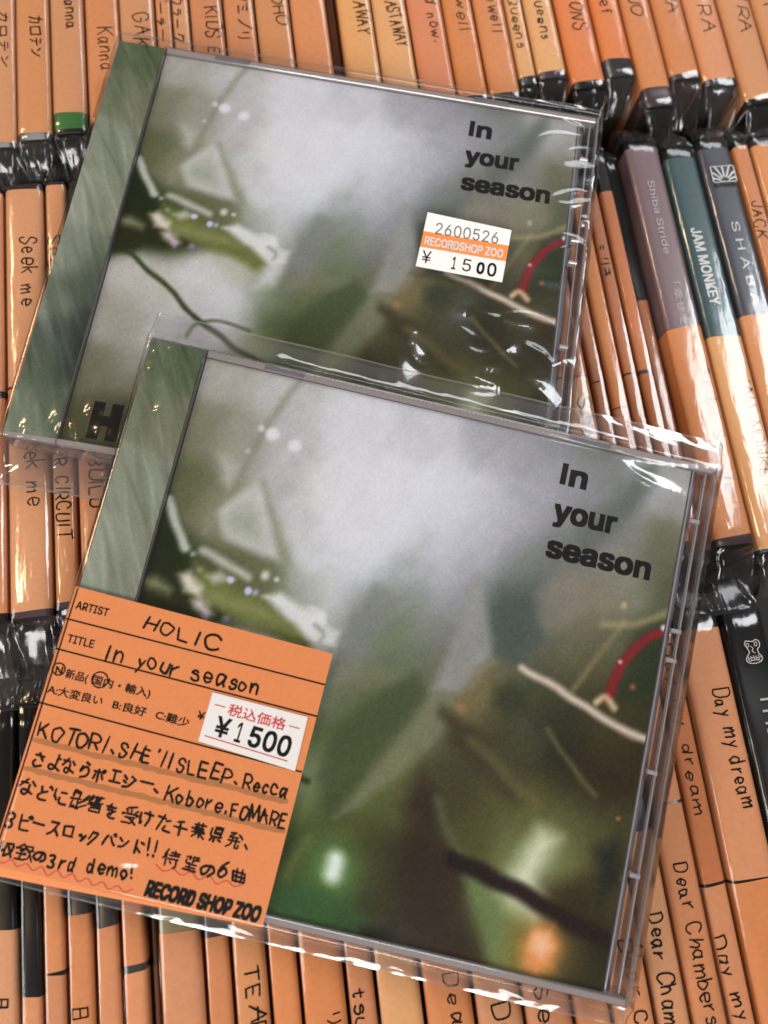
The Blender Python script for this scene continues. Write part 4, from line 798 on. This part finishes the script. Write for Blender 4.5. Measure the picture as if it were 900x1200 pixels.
# ------------------------------------------------------------------ the two wrapped CD cases
def cd_case(label, pos, rot, creases, flap, ribbed):
    root = thing('cd_case', label, 'CD case', (0, 0, 0))
    a, tx, ty = rot
    R = Matrix.Rotation(a, 4, 'Z') @ Matrix.Rotation(tx, 4, 'X') @ Matrix.Rotation(ty, 4, 'Y')
    # the frame of the measured top face, moved down to the underside
    root.matrix_world = Matrix.Translation((pos[0] * MM, pos[1] * MM, pos[2] * MM + OZ)) @ R @ Matrix.Translation((0, 0, -TOPZ * MM))
    W, H = 71.0, 62.25
    # back card and tray
    mb = MB(); mb.box(-69.8, 67.2, -61.0, 61.0, .9, 1.4); mb.build('back_card', CARD, root)
    mb = MB(); mb.box(-57.2, 67.3, -61.4, 61.4, 1.5, 6.6, bev=.4)
    mb.build('disc_tray', TRAY, root)
    # clear shell: lid and base walls
    mb = MB()
    def wall(x0, x1, y0, y1, z0, z1): mb.box(x0, x1, y0, y1, z0, z1)
    wall(-W, W, -H, -H + 1.0, 0, 8.9); wall(-W, W, H - 1.0, H, 0, 8.9)
    wall(-W, -W + .9, -H + 1.05, H - 1.05, 0, 8.9); wall(W - .9, W, -H + 1.05, H - 1.05, 0, 8.9)
    mb.build('case_body', WALL, root)
    mb = MB()
    z = TOPZ
    b = .75
    xs = [-57.0, -57.0, -57.0 + .3, W - b, W - b * .3, W, W]
    zs = [9.0, z - .25, z, z, z - b * .3, z - b, 9.0]
    rows = []
    for yy, dz in ((-H, -1.2), (-H, -b), (-H + b * .3, -b * .3), (-H + b, 0), (H - b, 0), (H - b * .3, -b * .3), (H, -b), (H, -1.2)):
        rows.append([(x, yy, min(zz, z + dz)) for x, zz in zip(xs, zs)])
    mb.grid(rows, mif=lambda i, j: 1 if (j >= 3 or i < 2 or i > 4) and j > 1 else 0, smooth=False)
    mb.build('lid', [LID, EDGE], root)
    # strip of the inlay showing through the hinge side
    st = link(bpy.data.objects.new('spine_strip', STRIP_MESH)); st.parent = root
    mb = MB(); mb.box(-70.9, -57.3, -61.9, 61.9, TOPZ - .35, TOPZ - .05)
    mb.build('hinge_cover', LID, root)
    mb = MB(); mb.box(-57.25, -56.85, -62, 62, 6.7, TOPZ + .05, bev=.1); mb.build('hinge_edge', WALL, root)
    # booklet
    bk = MB(); bk.box(ART_X0, ART_X1, ART_Y0, ART_Y1, 6.9, TOPZ - 1.6)
    book = bk.build('booklet', paint('booklet_paper', (.6, .6, .57), .5), root)
    pic = link(bpy.data.objects.new('cover_picture', art_mesh)); pic.parent = book
    mb = MB()
    zt = TOPZ - 1.50
    for s, y, w in (('n', 49.7, 4.5), ('your', 40.6, 15.6), ('season', 31.6, 25.6)):
        font_text(mb, s, (36.0 if s == 'n' else 33.8, y), (60, y), 5.0, lambda px, py, l: (px, py, zt + l), .034, 0, 0, w)
    mb.face([mb.vert(33.85, 49.55, zt), mb.vert(35.3, 49.55, zt), mb.vert(35.3, 54.85, zt), mb.vert(33.85, 54.85, zt)])
    # tall dark title letters at the lower left corner
    for s, x, w in (('H', -50.6, 7.6),):
        font_text(mb, s, (x, -57.9), (60, -57.6), 8.3, lambda px, py, l: (px, py, zt + l), .07, 0, 0, w)
    mb.build('cover_lettering', INK, book)
    # ribs along the opening edge, rims, tabs
    for x, w, h in ((65.5, .35, .8), (68.6, .35, .8)):
        mb = MB(); mb.box(x - w / 2, x + w / 2, -60.2, 60.4, 7.3, 8.0 + h, bev=.15); mb.build('edge_rib', RIB, root)
    for yy in (48, 21, 14, -12, -35):
        mb = MB(); mb.box(66.6, 69.0, yy - .5, yy + .5, 7.1, 9.0, bev=.2); mb.build('edge_rib', RIB, root)
    mb = MB(); mb.box(-56.6, 70.0, 60.35, 62.0, 7.0, TOPZ - .55, bev=.2)
    if ribbed:                                            # fine moulded ticks along the hinge half of the rim
        ticks = [(-56.4 + k * .36, (TOPZ - .12) if k % 2 else (TOPZ - .42)) for k in range(215)]
        mb.grid([[(x, 60.4, z_ - .15) for x, z_ in ticks], [(x, 60.9, z_) for x, z_ in ticks], [(x, 61.7, z_) for x, z_ in ticks], [(x, 62.0, z_ - .2) for x, z_ in ticks]], smooth=False)
    mb.build('top_rim', RIM_PLAIN, root)
    mb = MB(); mb.box(-70.4, 70.0, -62.0, -60.5, 7.0, TOPZ - .3, bev=.2)
    mb.build('bottom_rim', RIM_PLAIN, root)
    mb = MB(); mb.box(-42.3, -32.3, 60.6, 62.15, 8.6, TOPZ - .12, bev=.1); mb.build('lid_tab', TRAY, root)
    mb = MB(); mb.box(34, 44, 60.6, 62.15, 8.6, TOPZ - .12, bev=.1); mb.build('lid_tab', TRAY, root)
    # clear bag
    x0, x1, y0, y1 = -71.9, 71.9, flap[0], flap[1]
    step = .42
    X = np.arange(x0, x1 + step, step); Y = np.arange(y0, y1 + step, step)
    BX, BY = np.meshgrid(X, Y)
    rr = random.Random(int(abs(pos[0]) * 100))
    Z = np.full(BX.shape, TOPZ + .75)
    for k in range(9):
        fx, fy, ph = rr.uniform(-.16, .16), rr.uniform(-.16, .16), rr.uniform(0, 6)
        Z += .05 * np.sin(BX * fx + BY * fy + ph)
    # loose, puckered zones of the film: smooth waves of a few millimetres, fading out into flat film
    def wave(lo, hi, n, ax, ay):
        o = np.zeros(BX.shape)
        for k in range(n):
            lam, an = rr.uniform(lo, hi), rr.uniform(0, 6.283)
            o += np.sin(6.283 / lam * (BX * ax * math.cos(an) + BY * ay * math.sin(an)) + rr.uniform(0, 6.283))
        return o / math.sqrt(n)
    def zone(cx_, cy_, rx, ry):
        return np.exp(-(((BX - cx_) / rx) ** 2 + ((BY - cy_) / ry) ** 2) ** 1.5)
    extra = []
    if not ribbed:
        Z += .78 * wave(13, 25, 7, .75, 1.15) * zone(46, -26, 32, 21)
        Z += .34 * wave(8, 15, 7, .3, 1.2) * zone(67, 18, 14, 52)
        Z += .10 * wave(3, 7, 8, 1, .6) * (zone(-62, 48, 7, 16) + .8 * zone(-58, -58, 16, 9))
        Z += .07 * wave(8, 18, 6, 1, .5) * zone(-20, 30, 34, 26)
    else:
        Z += .28 * wave(9, 17, 7, .4, 1.2) * (zone(52, 60, 30, 6) + .7 * zone(69, 0, 5, 60) + .6 * zone(10, -61, 60, 4))
        Z += .10 * wave(3, 7, 8, 1, .6) * (zone(-64, 50, 6, 14) + .5 * zone(-66, -30, 5, 30))
        Z += .05 * wave(8, 18, 6, 1, .5) * zone(-25, 35, 30, 24)
    for pts, w, h in [(p_, w_ * 1.35, h_ * .95) for p_, w_, h_ in creases] + extra:
        q = smooth_line([tuple(p) for p in pts])[0]
        d = np.full(BX.shape, 1e9); tt = np.zeros(BX.shape)
        for i, (p, n2) in enumerate(zip(q, q[1:])):
            ds = seg_dist(BX, BY, p, n2)
            tt = np.where(ds < d, (i + .5) / (len(q) - 1), tt); d = np.minimum(d, ds)
        Z += h * np.exp(-(d / w) ** 2) * np.sin(np.pi * np.clip(tt, .03, .97)) ** .6
    ex = np.clip((np.abs(BX) - 70.7) / 1.2, 0, 1)
    Z -= 1.3 * ex ** 2
    over_t = np.clip(BY - 62.6, 0, None); over_b = np.clip(-62.6 - BY, 0, None)
    for ov, dr in ((over_t, flap[2]), (over_b, flap[3])):
        Z -= dr * (1 - np.exp(-ov / 2.2)) + (.16 * np.sin(BX * .17 + ov * .5) + .09 * np.sin(BX * .43 + 2 + ov * .9) + .03 * np.sin(BX * 1.1 + ov * 1.7)) * np.clip(ov / 4, 0, 1)
    mb = MB()
    rows = [[(float(a_), float(b_), float(c_)) for a_, b_, c_ in zip(BX[i], BY[i], Z[i])] for i in range(len(Y))]
    def bag_mat(i, j):
        yy = Y[i]
        if i in (0, len(Y) - 2): return 1
        return 2 if (yy > 62.8 or yy < -63.2) else 0
    # skirts down both long sides and under the case
    for r_ in rows:
        a_, b_ = r_[0], r_[-1]
        inside = abs(a_[1]) < 62.5
        r_.insert(0, (a_[0] + .1, a_[1], 1.0 if inside else a_[2] - .6)); r_.append((b_[0] - .1, b_[1], 1.0 if inside else b_[2] - .6))
    mb.grid(rows, mif=bag_mat, smooth=True)
    bag = mb.build('plastic_bag', [FILM_FLAT, FILM_EDGE, FILM_FLAP], root)
    # the back sheet of the bag where it sticks out beyond the case
    for yy0, yy1, dr in ((62.6, flap[1] - .3, flap[2]), (flap[0] + .3, -62.6, flap[3])):
        mb = MB()
        rows = []
        for y in np.linspace(yy0, yy1, 8):
            ov = abs(y) - 62.6
            zz = TOPZ + .2 - dr * (1 - math.exp(-ov / 2.2)) - 1.2 - 5.0 * math.exp(-ov / 1.6)
            rows.append([(x, y, zz + .18 * math.sin(x * .21 + y) + .08 * math.sin(x * .5 + 1.3 * y)) for x in np.linspace(-71.7, 71.7, 120)])
        edge_row = 0 if yy0 < 0 else len(rows) - 2
        mb.grid(rows, mif=lambda i, j: 1 if i == edge_row and False else 0, smooth=True)
        mb.build('bag_flap', [FILM_FLAP, FILM_EDGE], bag)
    return root

upper = cd_case('wrapped CD case lying underneath, with a white price sticker crossed by an orange stripe',
                (8.179, 84.70, 11.82), (-0.28002, -0.0029, -0.0049), CREASE_ONE, (-73.2, 64.2, 1.5, 7.0), False)
lower = cd_case('wrapped CD case lying on top, large orange handwritten slip on its lower left',
                (9.739, -21.31, 18.71), (-0.34742, 0.09854, 0.0069), CREASE_TWO, (-66.8, 68.6, 2.2, 3.5), True)

def bilin(Q, u, v):
    (ax, ay), (bx, by), (cx, cy), (dx, dy) = Q           # TL TR BR BL
    return (ax * (1 - u) * (1 - v) + bx * u * (1 - v) + cx * u * v + dx * (1 - u) * v,
            ay * (1 - u) * (1 - v) + by * u * (1 - v) + cy * u * v + dy * (1 - u) * v)

# price sticker of the upper case
def flat_quad(mb, Q, z, mi=0, n=1):
    mb.face([mb.vert(p[0], p[1], z) for p in (Q[3], Q[2], Q[1], Q[0])], mi)
Q = STICKER_TWO
zs = TOPZ + 1.15
mb = MB()
q4 = [mb.vert(p[0], p[1], zs) for p in (Q[3], Q[2], Q[1], Q[0])]
mb.face(q4)
lo = [mb.vert(p[0], p[1], zs - .12) for p in (Q[3], Q[2], Q[1], Q[0])]
for i in range(4): mb.face((lo[i], lo[(i + 1) % 4], q4[(i + 1) % 4], q4[i]))
stk = mb.build('price_sticker', WHITE, upper)
mb = MB()
flat_quad(mb, [bilin(Q, 0, .355), bilin(Q, 1, .305), bilin(Q, 1, .605), bilin(Q, 0, .645)], zs + .03)
mb.build('orange_band', STICK_ORANGE, stk)
put = lambda x, y, l: (x, y, zs + .06 + l)
mb = MB()
font_text(mb, '2600526', bilin(Q, .135, .365), bilin(Q, .87, .315), 3.6, put, .0, 0)
mb.build('stamped_digits', COLS['fade'], stk)
mb = MB()
font_text(mb, 'RECORDSHOP ZOO', bilin(Q, .04, .59), bilin(Q, .955, .555), 2.5, put, .02, 0)
mb.build('printed_lettering', COLS['white'], stk)
mb = MB()
font_text(mb, '¥', bilin(Q, .05, .92), bilin(Q, .155, .915), 3.7, put, .0, 0)
font_text(mb, '1', bilin(Q, .40, .93), bilin(Q, .445, .93), 3.7, put, .01, 0)
font_text(mb, '5', bilin(Q, .52, .925), bilin(Q, .62, .925), 3.7, put, .0, 0)
font_text(mb, '0', bilin(Q, .685, .92), bilin(Q, .775, .92), 3.3, put, .03, 0)
font_text(mb, '0', bilin(Q, .81, .93), bilin(Q, .915, .925), 3.9, put, .015, 0)
mb.build('stamped_price', COLS['ink'], stk)

# index slip of the lower case, folded round its spine side
zs = TOPZ + .28
mb = MB()
TLc, TRc, BRc, BLc = (-70.9, -.5), (-10.0, -2.2), (-11.2, -62.8), (-71.9, -64.9)
rows = []
for v in np.linspace(0, 1, 24):
    l, rgt = bilin((TLc, TRc, BRc, BLc), 0, v), bilin((TLc, TRc, BRc, BLc), 1, v)
    row = [(l[0] - .75, l[1], 1.0), (l[0] - .75, l[1], zs - .9), (l[0] - .55, l[1], zs - .35), (l[0] - .1, l[1], zs - .06)]
    for u_ in np.linspace(.006, 1, 14):
        row.append((l[0] + (rgt[0] - l[0]) * u_, l[1] + (rgt[1] - l[1]) * u_, zs))
    rows.append(row)
mb.grid(rows, smooth=True)
slip = mb.build('paper_slip', ORANGE['s'], lower)
put = lambda x, y, l: (x, y, zs + .07 + l)
rng = random.Random(23)
mb = MB()
for k, (a, b) in enumerate(SLIP_LINES):
    dx = .85 if k < 2 else 0
    ribbon(mb, [(a[0] + dx, a[1]), (b[0] + dx, b[1])], .5, put)
for kind, s, A, B, h, col in SLIP_TEXT:
    if kind == 'f': font_text(mb, s, A, B, h, put, .016, 0, cap=.80)
    if kind == 'g': font_text(mb, s, A, B, h, put, .052, .10)
mb.build('printed_lettering', INK, slip)
mb = MB()
for kind, s, A, B, h, col in SLIP_TEXT:
    if kind == 'h': hand_text(mb, s, A, B, h * .98, put, .55, rng)
for (c, r_) in SLIP_RINGS:
    ring = [(c[0] + r_ * 1.05 * math.cos(k * .35 + .6), c[1] + r_ * math.sin(k * .35 + .6)) for k in range(19)]
    ribbon(mb, ring, .34, put)
mb.build('handwriting', INK, slip)
mb = MB()
for a, b in SLIP_MARKER:
    n = 40
    pts = [(a[0] + (b[0] - a[0]) * i / n + rng.uniform(-.1, .1), a[1] + (b[1] - a[1]) * i / n - .1 + rng.uniform(-.18, .18)) for i in range(n + 1)]
    ribbon(mb, pts, 1.25, lambda x, y, l: (x, y, zs + .03))
mb.build('marker_shading', MARKER, slip)
mb = MB()
for a, b, n in SLIP_WAVES:
    pts = []
    for i in range(2 * n + 1):
        f = i / (2 * n)
        k = .75 if i % 2 else -.35
        pts.append((a[0] + (b[0] - a[0]) * f, a[1] + (b[1] - a[1]) * f - k + rng.uniform(-.2, .2)))
    for q in smooth_line(pts): ribbon(mb, q, .26, lambda x, y, l: (x, y, zs + .05))
mb.build('red_underline', COLS['red'], slip)
# price sticker on the slip
Q = STICKER
zk = zs + .22
mb = MB()
q4 = [mb.vert(p[0], p[1], zk) for p in (Q[3], Q[2], Q[1], Q[0])]
mb.face(q4)
lo = [mb.vert(p[0], p[1], zk - .1) for p in (Q[3], Q[2], Q[1], Q[0])]
for i in range(4): mb.face((lo[i], lo[(i + 1) % 4], q4[(i + 1) % 4], q4[i]))
put = lambda x, y, l: (x, y, zk + .04 + l)
mb2 = MB()
font_text(mb2, '税込価格', bilin(Q, .20, .335), bilin(Q, .80, .335), 2.3, put, .012, 0, cap=.80)
ribbon(mb2, [bilin(Q, .06, .22), bilin(Q, .16, .22)], .32, put); ribbon(mb2, [bilin(Q, .84, .24), bilin(Q, .94, .24)], .32, put)
ribbon(mb2, [bilin(Q, .05, .86), bilin(Q, .90, .87)], .34, put)
mb3 = MB()
font_text(mb3, '¥', bilin(Q, .12, .80), bilin(Q, .265, .80), 4.2, put, .022, 0)
font_text(mb3, '1', bilin(Q, .335, .80), bilin(Q, .40, .80), 4.3, put, .01, 0)
font_text(mb3, '500', bilin(Q, .47, .80), bilin(Q, .90, .80), 4.3, put, .022, 0)
stk2 = mb.build('price_sticker', WHITE, slip)
mb2.build('red_print', COLS['red'], stk2)
mb3.build('stamped_price', COLS['ink'], stk2)
